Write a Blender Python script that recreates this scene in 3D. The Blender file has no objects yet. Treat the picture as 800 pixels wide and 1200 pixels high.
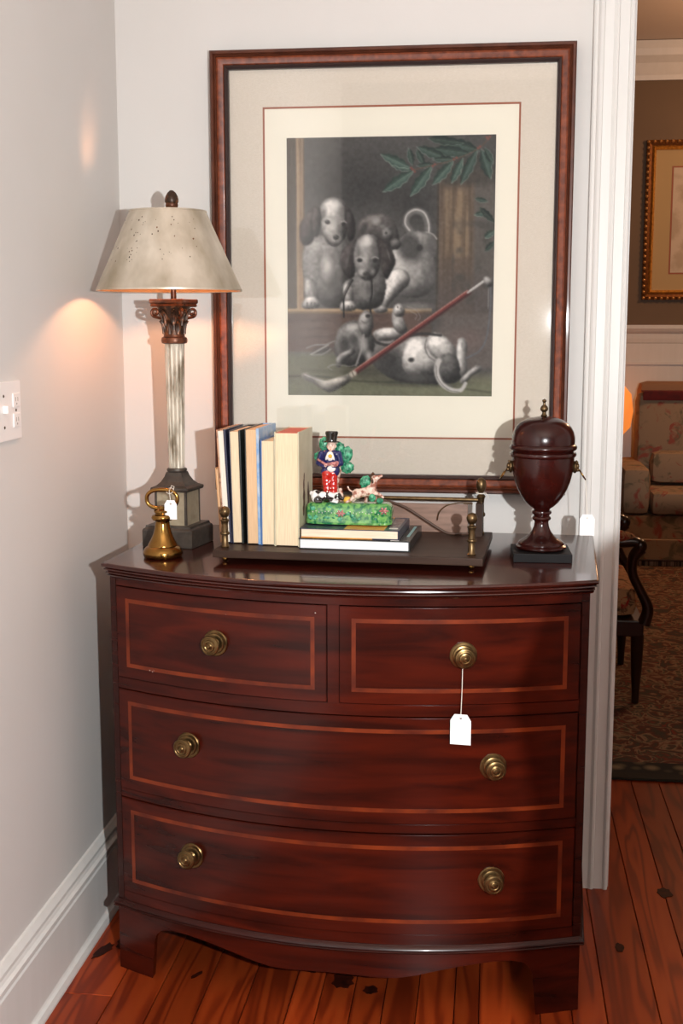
import bpy, bmesh, math, random
import numpy as np
from mathutils import Vector, Matrix
random.seed(7)
SC = bpy.context.scene
COL = SC.collection
R = math.radians
PI = math.pi

# ------------------------------------------------------------------ camera, world, lights, exposure
cam_d = bpy.data.cameras.new('camera')
cam_d.sensor_fit = 'VERTICAL'; cam_d.sensor_height = 36.0; cam_d.lens = 1458.06 / 1200 * 36.0
cam_d.clip_start = 0.05
cam = bpy.data.objects.new('camera', cam_d); COL.objects.link(cam)
cam.location = (0.9322, -3.0843, 1.4291)
cam.rotation_euler = (R(90 - 8.5416), 0, R(6.9566))
SC.camera = cam

SC.view_settings.view_transform = 'Standard'
SC.view_settings.look = 'None'
SC.view_settings.gamma = 1.0
SC.view_settings.use_curve_mapping = False
SC.view_settings.exposure = 0.0

W = bpy.data.worlds.new('world'); SC.world = W; W.use_nodes = True
bgn = W.node_tree.nodes['Background']
bgn.inputs[0].default_value = (1.0, 0.95, 0.92, 1); bgn.inputs[1].default_value = 0.13

def lamp(name, kind, loc, power, color, size, rot=None):
    d = bpy.data.lights.new(name, kind); d.energy = power; d.color = color
    if kind in ('POINT', 'SPOT'): d.shadow_soft_size = size
    if kind == 'AREA': d.shape = 'RECTANGLE'; d.size, d.size_y = size
    o = bpy.data.objects.new(name, d); COL.objects.link(o); o.location = loc
    if rot: o.rotation_euler = rot
    return o
# the photographer's flash, on a bracket to the right of the camera
lamp('camera_flash', 'POINT', (1.25, -3.07, 1.452), 262, (0.96, 0.98, 0.98), 0.014)
# added fill light that warms the far sitting room; no fixture there
lamp('sitting_room_fill', 'POINT', (2.9, 3.9, 2.6), 54, (1.0, 0.56, 0.30), .12)

# ------------------------------------------------------------------ materials
MATS = {}
def srgb(r, g, b):
    f = lambda c: (c/255/12.92) if c/255 <= 0.04045 else ((c/255+0.055)/1.055)**2.4
    return (f(r), f(g), f(b), 1)
def new_mat(name):
    m = bpy.data.materials.new(name); m.use_nodes = True; MATS[name] = m
    return m, m.node_tree.nodes, m.node_tree.links, m.node_tree.nodes['Principled BSDF']
def mat(name, c, rough=0.5, metal=0.0, c2=None, scale=30, stretch=(1, 1, 1), coat=0.0, bump=0.0, ior=1.5, detail=4,
        lo=0.3, hi=0.7, emit=None, es=0, bscale=None, spec=0.5, coat_rough=0.08, rot=(0,0,0), distort=0.0, sheen=0):
    m, N, L, b = new_mat(name)
    b.inputs['Roughness'].default_value = rough; b.inputs['Metallic'].default_value = metal
    b.inputs['IOR'].default_value = ior; b.inputs['Specular IOR Level'].default_value = spec
    b.inputs['Coat Weight'].default_value = coat; b.inputs['Coat Roughness'].default_value = coat_rough
    if sheen: b.inputs['Sheen Weight'].default_value = sheen
    tc = N.new('ShaderNodeTexCoord'); mp = N.new('ShaderNodeMapping'); mp.inputs['Scale'].default_value = stretch
    mp.inputs['Rotation'].default_value = rot
    L.new(tc.outputs['Object'], mp.inputs[0])
    nz = N.new('ShaderNodeTexNoise'); nz.inputs['Scale'].default_value = scale; nz.inputs['Detail'].default_value = detail
    nz.inputs['Distortion'].default_value = distort
    L.new(mp.outputs[0], nz.inputs['Vector'])
    cr = N.new('ShaderNodeValToRGB'); cr.color_ramp.elements[0].position = lo; cr.color_ramp.elements[1].position = hi
    cr.color_ramp.elements[0].color = c; cr.color_ramp.elements[1].color = c2 or c
    L.new(nz.outputs['Fac'], cr.inputs[0]); L.new(cr.outputs[0], b.inputs['Base Color'])
    if bump:
        bp = N.new('ShaderNodeBump'); bp.inputs['Strength'].default_value = bump; bp.inputs['Distance'].default_value = 0.002
        n2 = N.new('ShaderNodeTexNoise'); n2.inputs['Scale'].default_value = bscale or scale; n2.inputs['Detail'].default_value = 3
        L.new(mp.outputs[0], n2.inputs['Vector']); L.new(n2.outputs['Fac'], bp.inputs['Height']); L.new(bp.outputs[0], b.inputs['Normal'])
    if emit: b.inputs['Emission Color'].default_value = emit; b.inputs['Emission Strength'].default_value = es
    return m

mat('wall_paint', srgb(210, 207, 203), 0.62, c2=srgb(213, 210, 207), scale=3, bump=0.05, bscale=180)
mat('wall_brown', srgb(104, 82, 58), 0.6, c2=srgb(110, 87, 62), scale=4)
mat('trim_white', srgb(221, 220, 217), 0.4, c2=srgb(216, 215, 211), scale=5, stretch=(6, 6, .6))
mat('ceiling_paint', srgb(222, 208, 196), 0.7)
mat('mahogany', srgb(38, 8, 4), 0.24, c2=srgb(76, 20, 7), spec=.25, scale=4.5, stretch=(.6, 3, 7), coat=0.05, lo=.32, hi=.75, bump=.05, bscale=60, distort=.6)
mat('mahogany_dark', srgb(36, 10, 6), 0.26, c2=srgb(54, 16, 9), spec=.25, scale=6, stretch=(.8, 2, 12), coat=0.1, lo=.3, hi=.75, distort=.5)
mat('mahogany_top', srgb(46, 14, 9), 0.18, c2=srgb(62, 21, 13), scale=5, stretch=(.6, 8, 3), coat=0.25, lo=.3, hi=.75, distort=.5, coat_rough=.05)
mat('inlay_wood', srgb(120, 46, 15), 0.35, c2=srgb(72, 22, 8), scale=16, stretch=(1, 1, 1), coat=0.1, spec=.3, lo=.35, hi=.68)
mat('dark_gap', srgb(20, 8, 5), 0.8)
mat('antique_brass', srgb(128, 102, 66), 0.30, 0.95, c2=srgb(92, 72, 46), scale=60)
mat('polished_brass', srgb(160, 122, 66), 0.2, 1.0, c2=srgb(134, 98, 48), scale=25)
mat('dull_brass', srgb(122, 100, 70), 0.34, 0.9, c2=srgb(84, 66, 44), scale=70)
mat('tray_wood', srgb(48, 34, 27), 0.42, c2=srgb(64, 47, 39), scale=9, stretch=(1, 6, 6), spec=.12)
mat('panel_wood', srgb(120, 92, 78), 0.5, c2=srgb(148, 116, 100), scale=14, stretch=(1, 4, 9))
mat('urn_wood', srgb(34, 9, 7), 0.22, c2=srgb(52, 13, 9), scale=10, stretch=(1, 1, 3), spec=.4, coat=.06, coat_rough=.06)
mat('ebonised', srgb(18, 16, 17), 0.5, c2=srgb(26, 24, 25), scale=20, spec=.1)
mat('silver_leaf', srgb(160, 146, 122), 0.4, 0.4, c2=srgb(222, 212, 196), scale=11, stretch=(1, 1, .5), bump=.15, bscale=40, lo=.28, hi=.62)
mat('shade_lining', srgb(120, 92, 60), 0.7)
mat('silver_column', srgb(120, 108, 88), 0.5, 0.25, c2=srgb(205, 198, 182), scale=45, stretch=(1, 1, .25), bump=.2, lo=.38, hi=.55)
mat('bronze_dark', srgb(56, 38, 26), 0.4, 0.4, c2=srgb(138, 84, 50), scale=80, bump=.6, lo=.5, hi=.72)
mat('bronze_copper', srgb(122, 72, 46), 0.36, 0.5, c2=srgb(66, 40, 28), scale=70, bump=.3)
mat('lamp_stone', srgb(78, 70, 62), 0.45, c2=srgb(52, 45, 40), scale=60, bump=.3, metal=.15)
mat('lamp_panel', srgb(176, 164, 140), 0.42, 0.35, c2=srgb(150, 136, 112), scale=40, bump=.1)
mat('tag_paper', srgb(244, 244, 246), 0.7)
mat('string', srgb(226, 220, 208), 0.9)
mat('plastic_white', srgb(236, 232, 230), 0.3)
mat('plastic_shadow', srgb(150, 140, 132), 0.5)
mat('pages_white', srgb(238, 230, 216), 0.8, c2=srgb(216, 206, 190), scale=60, stretch=(14, .3, .3))
mat('pages_cream', srgb(236, 216, 184), 0.8, c2=srgb(214, 190, 156), scale=60, stretch=(14, .3, .3))
mat('pages_tan', srgb(226, 190, 150), 0.8, c2=srgb(206, 168, 130), scale=60, stretch=(14, .3, .3))
mat('pages_flat', srgb(240, 240, 240), 0.8, c2=srgb(214, 214, 216), scale=60, stretch=(.3, .3, 14))
mat('pages_flat_cream', srgb(238, 222, 200), 0.8, c2=srgb(216, 196, 170), scale=60, stretch=(.3, .3, 14))
mat('cover_tan', srgb(186, 140, 108), 0.4, c2=srgb(120, 78, 60), scale=50, lo=.5, hi=.62)
mat('cover_tan2', srgb(205, 160, 112), 0.5)
mat('cover_navy', srgb(34, 36, 58), 0.3, c2=srgb(44, 46, 70), scale=20)
mat('cover_dark', srgb(34, 38, 36), 0.3, c2=srgb(60, 62, 60), scale=40, lo=.6, hi=.7)
mat('cover_blue', srgb(120, 158, 200), 0.3, c2=srgb(172, 188, 204), scale=30, lo=.45, hi=.6)
mat('cover_blue2', srgb(70, 110, 170), 0.3)
mat('cover_cream', srgb(206, 196, 170), 0.42, c2=srgb(190, 180, 150), scale=18)
mat('cover_red', srgb(196, 92, 70), 0.5)
mat('cover_orange', srgb(224, 160, 66), 0.3, c2=srgb(206, 132, 52), scale=30)
mat('cover_black', srgb(38, 42, 44), 0.25, c2=srgb(60, 62, 58), scale=30, lo=.55, hi=.7)
mat('cover_print', srgb(150, 140, 140), 0.3, c2=srgb(90, 60, 62), scale=180, lo=.45, hi=.55)
mat('ink_brown', srgb(90, 66, 52), 0.5)
mat('ink_white', srgb(222, 222, 214), 0.5)
mat('ink_teal', srgb(126, 170, 172), 0.4)
G = dict(rough=.08, coat=.6, coat_rough=.03)
mat('glaze_green', srgb(22, 104, 66), c2=srgb(112, 172, 92), scale=95, lo=.4, hi=.6, **G)
mat('glaze_green_dark', srgb(24, 104, 76), c2=srgb(84, 172, 132), scale=150, lo=.42, hi=.6, bump=.6, bscale=260, **G)
mat('glaze_navy', srgb(26, 28, 74), c2=srgb(36, 38, 92), scale=90, **G)
mat('glaze_red', srgb(176, 30, 24), c2=srgb(196, 44, 32), scale=70, **G)
mat('glaze_black', srgb(24, 22, 20), c2=srgb(40, 36, 30), scale=100, **G)
mat('glaze_skin', srgb(232, 190, 170), c2=srgb(240, 214, 200), scale=100, **G)
mat('glaze_white', srgb(238, 234, 230), c2=srgb(226, 222, 220), scale=100, **G)
mat('glaze_spotted', srgb(34, 26, 24), c2=srgb(236, 232, 230), scale=55, detail=0, lo=.40, hi=.44, **G)
mat('glaze_brown', srgb(150, 92, 74), c2=srgb(226, 200, 184), scale=110, lo=.4, hi=.56, **G)
mat('glaze_pink', srgb(196, 130, 128), c2=srgb(140, 84, 80), scale=160, lo=.4, hi=.6, **G)
mat('glaze_yellow', srgb(226, 176, 70), **G)
mat('glaze_violet', srgb(92, 58, 104), c2=srgb(190, 120, 60), scale=200, lo=.45, hi=.55, **G)
mat('frame_burl', srgb(78, 34, 18), 0.4, spec=.25, c2=srgb(136, 66, 36), scale=55, coat=.12, lo=.3, hi=.7, detail=6)
mat('frame_dark', srgb(70, 36, 24), 0.36, c2=srgb(92, 50, 34), scale=30, coat=.05, spec=.25)
mat('frame_lip', srgb(58, 44, 42), 0.3, coat=.3)
mat('mat_linen', srgb(216, 205, 192), 0.85, c2=srgb(207, 195, 180), scale=160, stretch=(1, 1, 3), bump=.15)
mat('mat_cream', srgb(234, 227, 211), 0.8)
mat('mat_line', srgb(150, 84, 58), 0.6)
mat('cord_brown', srgb(70, 48, 36), 0.5)
mat('gold_leaf', srgb(236, 176, 82), 0.3, 0.45, c2=srgb(176, 112, 38), scale=60)
mat('gold_dark', srgb(120, 72, 24), 0.4, 0.6, c2=srgb(90, 50, 18), scale=60)
mat('gold_bead', srgb(190, 140, 86), 0.3, .6)
mat('mat_olive', srgb(176, 152, 110), 0.8)
mat('paper_grey', srgb(196, 182, 164), 0.8, c2=srgb(176, 160, 140), scale=9, lo=.45, hi=.6)
mat('dark_chair_wood', srgb(38, 20, 14), 0.3, c2=srgb(52, 28, 18), scale=10, coat=.3)
mat('red_throw', srgb(110, 22, 22), 0.8, c2=srgb(84, 14, 16), scale=30)
mat('dark_piping', srgb(60, 40, 34), .8)
mat('fringe', srgb(60, 52, 50), 0.85, c2=srgb(170, 152, 136), scale=14, stretch=(3, 0, 0), lo=.45, hi=.55)
mat('camel_fabric', srgb(150, 112, 84), .8)
mat('bulb_glass', (1, .8, .55, 1), 0.3, emit=(1.0, .45, .22, 1), es=345)
mat('amber_glass', srgb(220, 130, 60), 0.3, emit=(1.0, .28, .05, 1), es=0.8)
mat('table_wood', srgb(70, 36, 22), .35, c2=srgb(90, 46, 28), scale=8)

def floral(name, base, dark, red, sc=7):
    m, N, L, b = new_mat(name); b.inputs['Roughness'].default_value = .85
    tc = N.new('ShaderNodeTexCoord')
    def blot(scale, lo, hi, seed):
        mp = N.new('ShaderNodeMapping'); mp.inputs['Location'].default_value = (seed, seed*2, seed*3); L.new(tc.outputs['Object'], mp.inputs[0])
        n = N.new('ShaderNodeTexNoise'); n.inputs['Scale'].default_value = scale; n.inputs['Detail'].default_value = 5; n.inputs['Distortion'].default_value = 1.2
        L.new(mp.outputs[0], n.inputs['Vector'])
        r = N.new('ShaderNodeMapRange'); r.inputs['From Min'].default_value = lo; r.inputs['From Max'].default_value = hi
        L.new(n.outputs['Fac'], r.inputs['Value']); return r.outputs[0]
    mx = N.new('ShaderNodeMix'); mx.data_type = 'RGBA'; mx.inputs[6].default_value = base; mx.inputs[7].default_value = dark; L.new(blot(sc, .52, .64, 0), mx.inputs[0])
    m2 = N.new('ShaderNodeMix'); m2.data_type = 'RGBA'; m2.inputs[7].default_value = red; L.new(mx.outputs[2], m2.inputs[6]); L.new(blot(sc*.9, .58, .66, 7), m2.inputs[0])
    L.new(m2.outputs[2], b.inputs['Base Color'])
floral('sofa_floral', srgb(162, 136, 110), srgb(116, 104, 82), srgb(158, 84, 70), 11)
floral('chair_floral', srgb(190, 140, 96), srgb(90, 60, 40), srgb(170, 40, 30), 30)

def rug_mat():
    m, N, L, b = new_mat('rug_pattern'); b.inputs['Roughness'].default_value = .95
    tc = N.new('ShaderNodeTexCoord'); sp = N.new('ShaderNodeSeparateXYZ'); L.new(tc.outputs['Object'], sp.inputs[0])
    n = N.new('ShaderNodeTexNoise'); n.inputs['Scale'].default_value = 12; n.inputs['Detail'].default_value = 6; n.inputs['Distortion'].default_value = 1.6; L.new(tc.outputs['Object'], n.inputs['Vector'])
    f = N.new('ShaderNodeValToRGB'); E = f.color_ramp.elements
    E[0].position = .36; E[0].color = srgb(64, 56, 44); E[1].position = .68; E[1].color = srgb(128, 52, 38)
    for p, c in ((.45, srgb(96, 44, 30)), (.52, srgb(150, 118, 88)), (.58, srgb(60, 60, 44))):
        e = E.new(p); e.color = c
    L.new(n.outputs['Fac'], f.inputs[0])
    v = N.new('ShaderNodeTexVoronoi'); v.inputs['Scale'].default_value = 16; v.feature = 'F1'; L.new(tc.outputs['Object'], v.inputs['Vector'])
    g = N.new('ShaderNodeValToRGB'); g.color_ramp.elements[0].color = srgb(128, 110, 82); g.color_ramp.elements[0].position = .15
    g.color_ramp.elements[1].color = srgb(30, 28, 24); g.color_ramp.elements[1].position = .5; L.new(v.outputs['Distance'], g.inputs[0])
    # bands by distance from the front border (object y from 0)
    band = N.new('ShaderNodeValToRGB'); band.color_ramp.interpolation = 'CONSTANT'
    e = band.color_ramp.elements; e[0].position = 0; e[0].color = (0, 0, 0, 1); e[1].position = .045; e[1].color = (.5, .5, .5, 1)
    x = e.new(.145); x.color = (1, 1, 1, 1)
    L.new(sp.outputs[1], band.inputs[0])
    a = N.new('ShaderNodeMath'); a.operation = 'GREATER_THAN'; a.inputs[1].default_value = .25; L.new(band.outputs[0], a.inputs[0])
    c = N.new('ShaderNodeMath'); c.operation = 'GREATER_THAN'; c.inputs[1].default_value = .75; L.new(band.outputs[0], c.inputs[0])
    m1 = N.new('ShaderNodeMix'); m1.data_type = 'RGBA'; m1.inputs[6].default_value = srgb(40, 34, 24); L.new(g.outputs[0], m1.inputs[7]); L.new(a.outputs[0], m1.inputs[0])
    m2 = N.new('ShaderNodeMix'); m2.data_type = 'RGBA'; L.new(m1.outputs[2], m2.inputs[6]); L.new(f.outputs[0], m2.inputs[7]); L.new(c.outputs[0], m2.inputs[0])
    L.new(m2.outputs[2], b.inputs['Base Color'])
rug_mat()

def plank_mat(name, c1, c2, c3):
    m, N, L, b = new_mat(name); b.inputs['Roughness'].default_value = .34; b.inputs['Specular IOR Level'].default_value = .25; b.inputs['Coat Weight'].default_value = .02; b.inputs['Coat Roughness'].default_value = .12
    tc = N.new('ShaderNodeTexCoord'); oi = N.new('ShaderNodeObjectInfo')
    cx = N.new('ShaderNodeCombineXYZ'); mm = N.new('ShaderNodeMath'); mm.operation = 'MULTIPLY'; mm.inputs[1].default_value = 37
    L.new(oi.outputs['Random'], mm.inputs[0]); L.new(mm.outputs[0], cx.inputs[0]); L.new(mm.outputs[0], cx.inputs[2])
    ad = N.new('ShaderNodeVectorMath'); L.new(tc.outputs['Object'], ad.inputs[0]); L.new(cx.outputs[0], ad.inputs[1])
    mp = N.new('ShaderNodeMapping'); mp.inputs['Scale'].default_value = (9, .75, 1); L.new(ad.outputs[0], mp.inputs[0])
    n = N.new('ShaderNodeTexNoise'); n.inputs['Scale'].default_value = 1.4; n.inputs['Detail'].default_value = 2; n.inputs['Distortion'].default_value = .4; L.new(mp.outputs[0], n.inputs['Vector'])
    mu = N.new('ShaderNodeMath'); mu.operation = 'MULTIPLY'; mu.inputs[1].default_value = 46; L.new(n.outputs['Fac'], mu.inputs[0])
    si = N.new('ShaderNodeMath'); si.operation = 'SINE'; L.new(mu.outputs[0], si.inputs[0])
    r = N.new('ShaderNodeValToRGB'); E = r.color_ramp.elements; E[0].position = 0; E[0].color = c1; E[1].position = 1; E[1].color = c3; e = E.new(.5); e.color = c2
    mr = N.new('ShaderNodeMapRange'); mr.inputs['From Min'].default_value = -1; L.new(si.outputs[0], mr.inputs['Value']); L.new(mr.outputs[0], r.inputs[0])
    # plank to plank tone
    hs = N.new('ShaderNodeHueSaturation'); vr = N.new('ShaderNodeMapRange'); vr.inputs['To Min'].default_value = .7; vr.inputs['To Max'].default_value = 1.3
    L.new(oi.outputs['Random'], vr.inputs['Value']); L.new(vr.outputs[0], hs.inputs['Value']); L.new(r.outputs[0], hs.inputs['Color'])
    L.new(hs.outputs[0], b.inputs['Base Color'])
plank_mat('heart_pine', srgb(104, 34, 11), srgb(132, 48, 16), srgb(138, 54, 19))
mat('pine_knot', srgb(26, 9, 6), .4, c2=srgb(60, 20, 10), scale=60, spec=.1)

def glass_pane():
    m, N, L, b = new_mat('picture_glass'); N.remove(b)
    out = N['Material Output']; t = N.new('ShaderNodeBsdfTransparent'); g = N.new('ShaderNodeBsdfGlossy'); g.inputs['Roughness'].default_value = .03
    fr = N.new('ShaderNodeFresnel'); fr.inputs[0].default_value = 1.45; mx = N.new('ShaderNodeMixShader')
    L.new(fr.outputs[0], mx.inputs[0]); L.new(t.outputs[0], mx.inputs[1]); L.new(g.outputs[0], mx.inputs[2]); L.new(mx.outputs[0], out.inputs[0])
glass_pane()
def print_mat():
    m, N, L, b = new_mat('engraving_ink'); b.inputs['Roughness'].default_value = .8
    a = N.new('ShaderNodeAttribute'); a.attribute_name = 'ink'; L.new(a.outputs['Color'], b.inputs['Base Color'])
print_mat()

# ------------------------------------------------------------------ geometry helpers
def obj(name, bm, m, parent=None, smooth=False, loc=None, rot=None):
    me = bpy.data.meshes.new(name); bmesh.ops.recalc_face_normals(bm, faces=bm.faces[:]); bm.to_mesh(me); bm.free()
    if m: me.materials.append(MATS[m])
    if smooth:
        for p in me.polygons: p.use_smooth = True
        if smooth != 'all':
            try: me.set_sharp_from_angle(angle=R(38))
            except Exception: pass
    o = bpy.data.objects.new(name, me); COL.objects.link(o)
    if parent: o.parent = parent
    if loc: o.location = loc
    if rot: o.rotation_euler = rot
    return o
def tag(o, label, cat=None, group=None):
    o['label'] = label
    if cat: o['category'] = cat
    if group: o['group'] = group
    return o
def thing(name, label, cat, loc=(0, 0, 0), rz=0, group=None):
    o = bpy.data.objects.new(name, None); COL.objects.link(o); o.location = loc; o.rotation_euler = (0, 0, rz)
    o.empty_display_size = .05
    return tag(o, label, cat, group)
def struct(name, bm, m, label, parent=None, smooth=False):
    o = obj(name, bm, m, parent, smooth)
    if not parent: o['kind'] = 'structure'; o['label'] = label; o['category'] = name.split('_')[0]
    return o
def B(): return bmesh.new()
def box(bm, x0, x1, y0, y1, z0, z1, bev=0, M=None):
    vs = [bm.verts.new(p) for p in ((x0,y0,z0),(x1,y0,z0),(x1,y1,z0),(x0,y1,z0),(x0,y0,z1),(x1,y0,z1),(x1,y1,z1),(x0,y1,z1))]
    fs = [bm.faces.new([vs[i] for i in q]) for q in ((0,3,2,1),(4,5,6,7),(0,1,5,4),(1,2,6,5),(2,3,7,6),(3,0,4,7))]
    if bev:
        es = list({e for f in fs for e in f.edges})
        r = bmesh.ops.bevel(bm, geom=es, offset=bev, segments=2, affect='EDGES', profile=.6)
        vs = list({v for f in r['faces'] for v in f.verts} | {v for v in vs if v.is_valid})
    if M is not None: bmesh.ops.transform(bm, matrix=M, verts=[v for v in vs if v.is_valid])
    return bm
def lathe(bm, prof, seg=32, M=None, sx=1, sy=1):
    """prof: list of (r, z) from bottom to top"""
    rings = []; nv = []
    for r, z in prof:
        if r < 1e-6: v = bm.verts.new((0, 0, z)); rings.append([v]); nv.append(v)
        else:
            ring = [bm.verts.new((r*sx*math.cos(2*PI*i/seg), r*sy*math.sin(2*PI*i/seg), z)) for i in range(seg)]; rings.append(ring); nv += ring
    for a, b in zip(rings, rings[1:]):
        for i in range(seg):
            j = (i+1) % seg
            if len(a) == 1 and len(b) == 1: continue
            if len(a) == 1: bm.faces.new((a[0], b[j], b[i]))
            elif len(b) == 1: bm.faces.new((a[i], a[j], b[0]))
            else: bm.faces.new((a[i], a[j], b[j], b[i]))
    if len(rings[0]) > 1: bm.faces.new(rings[0][::-1])
    if len(rings[-1]) > 1: bm.faces.new(rings[-1])
    if M is not None: bmesh.ops.transform(bm, matrix=M, verts=nv)
    return bm
def tube(bm, pts, r, seg=8, closed=False, radii=None, caps=True):
    pts = [Vector(p) for p in pts]; n = len(pts); rings = []; prev = None
    for i, p in enumerate(pts):
        if closed: t = pts[(i+1) % n] - pts[i-1]
        else: t = pts[min(i+1, n-1)] - pts[max(i-1, 0)]
        t.normalize()
        if prev is None:
            up = Vector((0, 0, 1)) if abs(t.z) < .9 else Vector((1, 0, 0))
            a = t.cross(up).normalized()
        else: a = (prev - t*prev.dot(t)).normalized()
        prev = a; b = t.cross(a); rr = radii[i] if radii else r
        rings.append([bm.verts.new(p + a*rr*math.cos(2*PI*k/seg) + b*rr*math.sin(2*PI*k/seg)) for k in range(seg)])
    m = n if closed else n-1
    for i in range(m):
        A, C = rings[i], rings[(i+1) % n]
        for k in range(seg): bm.faces.new((A[k], A[(k+1) % seg], C[(k+1) % seg], C[k]))
    if not closed and caps: bm.faces.new(rings[0][::-1]); bm.faces.new(rings[-1])
    return bm
def smoothpts(P, k=6):
    P = [Vector(p) for p in P]; out = []
    for i in range(len(P)-1):
        p0 = P[max(i-1, 0)]; p1 = P[i]; p2 = P[i+1]; p3 = P[min(i+2, len(P)-1)]
        for j in range(k):
            t = j/k
            out.append(.5*((2*p1)+(-p0+p2)*t+(2*p0-5*p1+4*p2-p3)*t*t+(-p0+3*p1-3*p2+p3)*t**3))
    out.append(P[-1]); return out
def prism(bm, poly, h, M=None, axis='z'):
    """poly [(a,b)] extruded by h"""
    a = [bm.verts.new((x, y, 0)) for x, y in poly]; b = [bm.verts.new((x, y, h)) for x, y in poly]; n = len(poly)
    bm.faces.new(a[::-1]); bm.faces.new(b)
    for i in range(n): bm.faces.new((a[i], a[(i+1) % n], b[(i+1) % n], b[i]))
    if M is not None: bmesh.ops.transform(bm, matrix=M, verts=a+b)
    return bm
def ell(bm, c, r, rot=(0, 0, 0), seg=16, rings=10):
    from mathutils import Euler
    res = bmesh.ops.create_uvsphere(bm, u_segments=seg, v_segments=rings, radius=1)
    M = Matrix.Translation(c) @ Euler(rot).to_matrix().to_4x4() @ Matrix.Diagonal((*(r if isinstance(r, (tuple, list)) else (r, r, r)), 1))
    bmesh.ops.transform(bm, matrix=M, verts=res['verts']); return bm
def outline_solid(bm, path, profile, closed_top=True):
    """path: closed [(x,y,nx,ny)], profile: [(off, z)] bottom to top"""
    rings = [[bm.verts.new((x+nx*o, y+ny*o, z)) for x, y, nx, ny in path] for o, z in profile]; n = len(path)
    for A, C in zip(rings, rings[1:]):
        for k in range(n): bm.faces.new((A[k], A[(k+1) % n], C[(k+1) % n], C[k]))
    bm.faces.new(rings[0][::-1]); bm.faces.new(rings[-1]); return bm
def remesh(o, size):
    m = o.modifiers.new('remesh', 'REMESH'); m.mode = 'VOXEL'; m.voxel_size = size; m.use_smooth_shade = True
    s = o.modifiers.new('smooth', 'SMOOTH'); s.iterations = 3; s.factor = .5

# ------------------------------------------------------------------ the room
LOW = -4.6          # the near room runs on behind the camera
CEIL = 2.85
# floor and its planks
bm = box(B(), -.12, 4.6, LOW, 5.55, -.12, -.022)
floor = struct('floor', bm, 'dark_gap', 'heart pine plank floor')
edges = [-.01, .14, .235, .335, .43, .523, .585, .655, .722, .793, .872, .924, 1.052, 1.118, 1.19, 1.30, 1.385, 1.47]
while edges[-1] < 4.5: edges.append(edges[-1] + random.choice((.085, .1, .115, .13, .07)))
def plank(x0, x1, y0, y1):
    g = .0009
    dz = random.uniform(-.0006, .0006)
    b_ = box(B(), x0+g, x1-g, y0+.0006, y1-.0006, -.022, dz, 0)
    # tiny chamfer along the top
    top = [e for e in b_.edges if all(v.co.z > -.01 for v in e.verts)]
    bmesh.ops.bevel(b_, geom=top, offset=.0012, segments=1, affect='EDGES')
    o = obj('plank', b_, 'heart_pine', floor)
    return o
NPL = 0
for i, (a, b_) in enumerate(zip(edges, edges[1:])):
    rr = random.Random(100+i)
    y = LOW; cuts = [LOW]
    if i == 0: cuts += [-2.9, -.666, 1.4]
    else:
        y = LOW + rr.uniform(1.0, 2.4)
        while y < 5.2:
            # no plank ends where the photograph shows the boards running through
            if not (-1.2 < y < .75): cuts.append(y)
            y += rr.uniform(1.6, 3.0)
    cuts.append(5.5)
    for c0, c1 in zip(cuts, cuts[1:]):
        if a > 2.3 and c1 < 0 and False: continue
        plank(a, b_, c0, c1); NPL += 1
# dark knots showing in the pine boards (flat discs let into the boards, parts of the floor)
def knot(x, y, rx, ry, rot=0, seed=0):
    rr = random.Random(seed); n = 18
    ph = [rr.uniform(.78, 1.15) for _ in range(n)]
    poly = [(rx*ph[k]*math.cos(2*PI*k/n), ry*ph[k]*math.sin(2*PI*k/n)) for k in range(n)]
    M = Matrix.Translation((x, y, .0004)) @ Matrix.Rotation(rot, 4, 'Z')
    o = obj('knot', prism(B(), poly, .0009, M), 'pine_knot', floor)
    return o
knot(.625, -.545, .024, .034, .1, 1); knot(.548, -.505, .010, .017, .5, 2); knot(.69, -.575, .016, .018, 0, 3)
knot(.30, -.56, .006, .02, -.6, 4); knot(.10, -.42, .016, .05, -.2, 5); knot(1.245, -.32, .010, .022, 0, 6); knot(1.385, -.02, .02, .03, 0, 7)
knot(.06, -.48, .014, .04, -.3, 8)

# walls
struct('wall_left', box(B(), -.14, 0, LOW, .12, 0, CEIL), 'wall_paint', 'pale grey painted wall on the left')
DX0, DX1, DH = 1.234, 2.16, 2.5
bm = B(); box(bm, -.14, DX0, 0, .14, 0, CEIL); box(bm, DX1, 4.5, 0, .14, 0, CEIL); box(bm, DX0, DX1, 0, .14, DH, CEIL)
struct('wall_back', bm, 'wall_paint', 'pale grey wall behind the chest, cut by a wide doorway')
struct('wall_right', box(B(), 4.5, 4.62, LOW, 0, 0, CEIL), 'wall_paint', 'pale wall on the right of the near room')
struct('ceiling', box(B(), -.14, 4.62, LOW, .14, CEIL, CEIL+.1), 'ceiling_paint', 'plain ceiling of the near room')
# door lining
bm = B(); box(bm, DX0, DX0+.012, -.002, .142, 0, DH, .001); box(bm, DX1-.012, DX1, -.002, .142, 0, DH, .001); box(bm, DX0+.012, DX1-.012, -.002, .142, DH-.012, DH)
struct('door_1', bm, 'trim_white', 'white painted lining of the open doorway')
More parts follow.
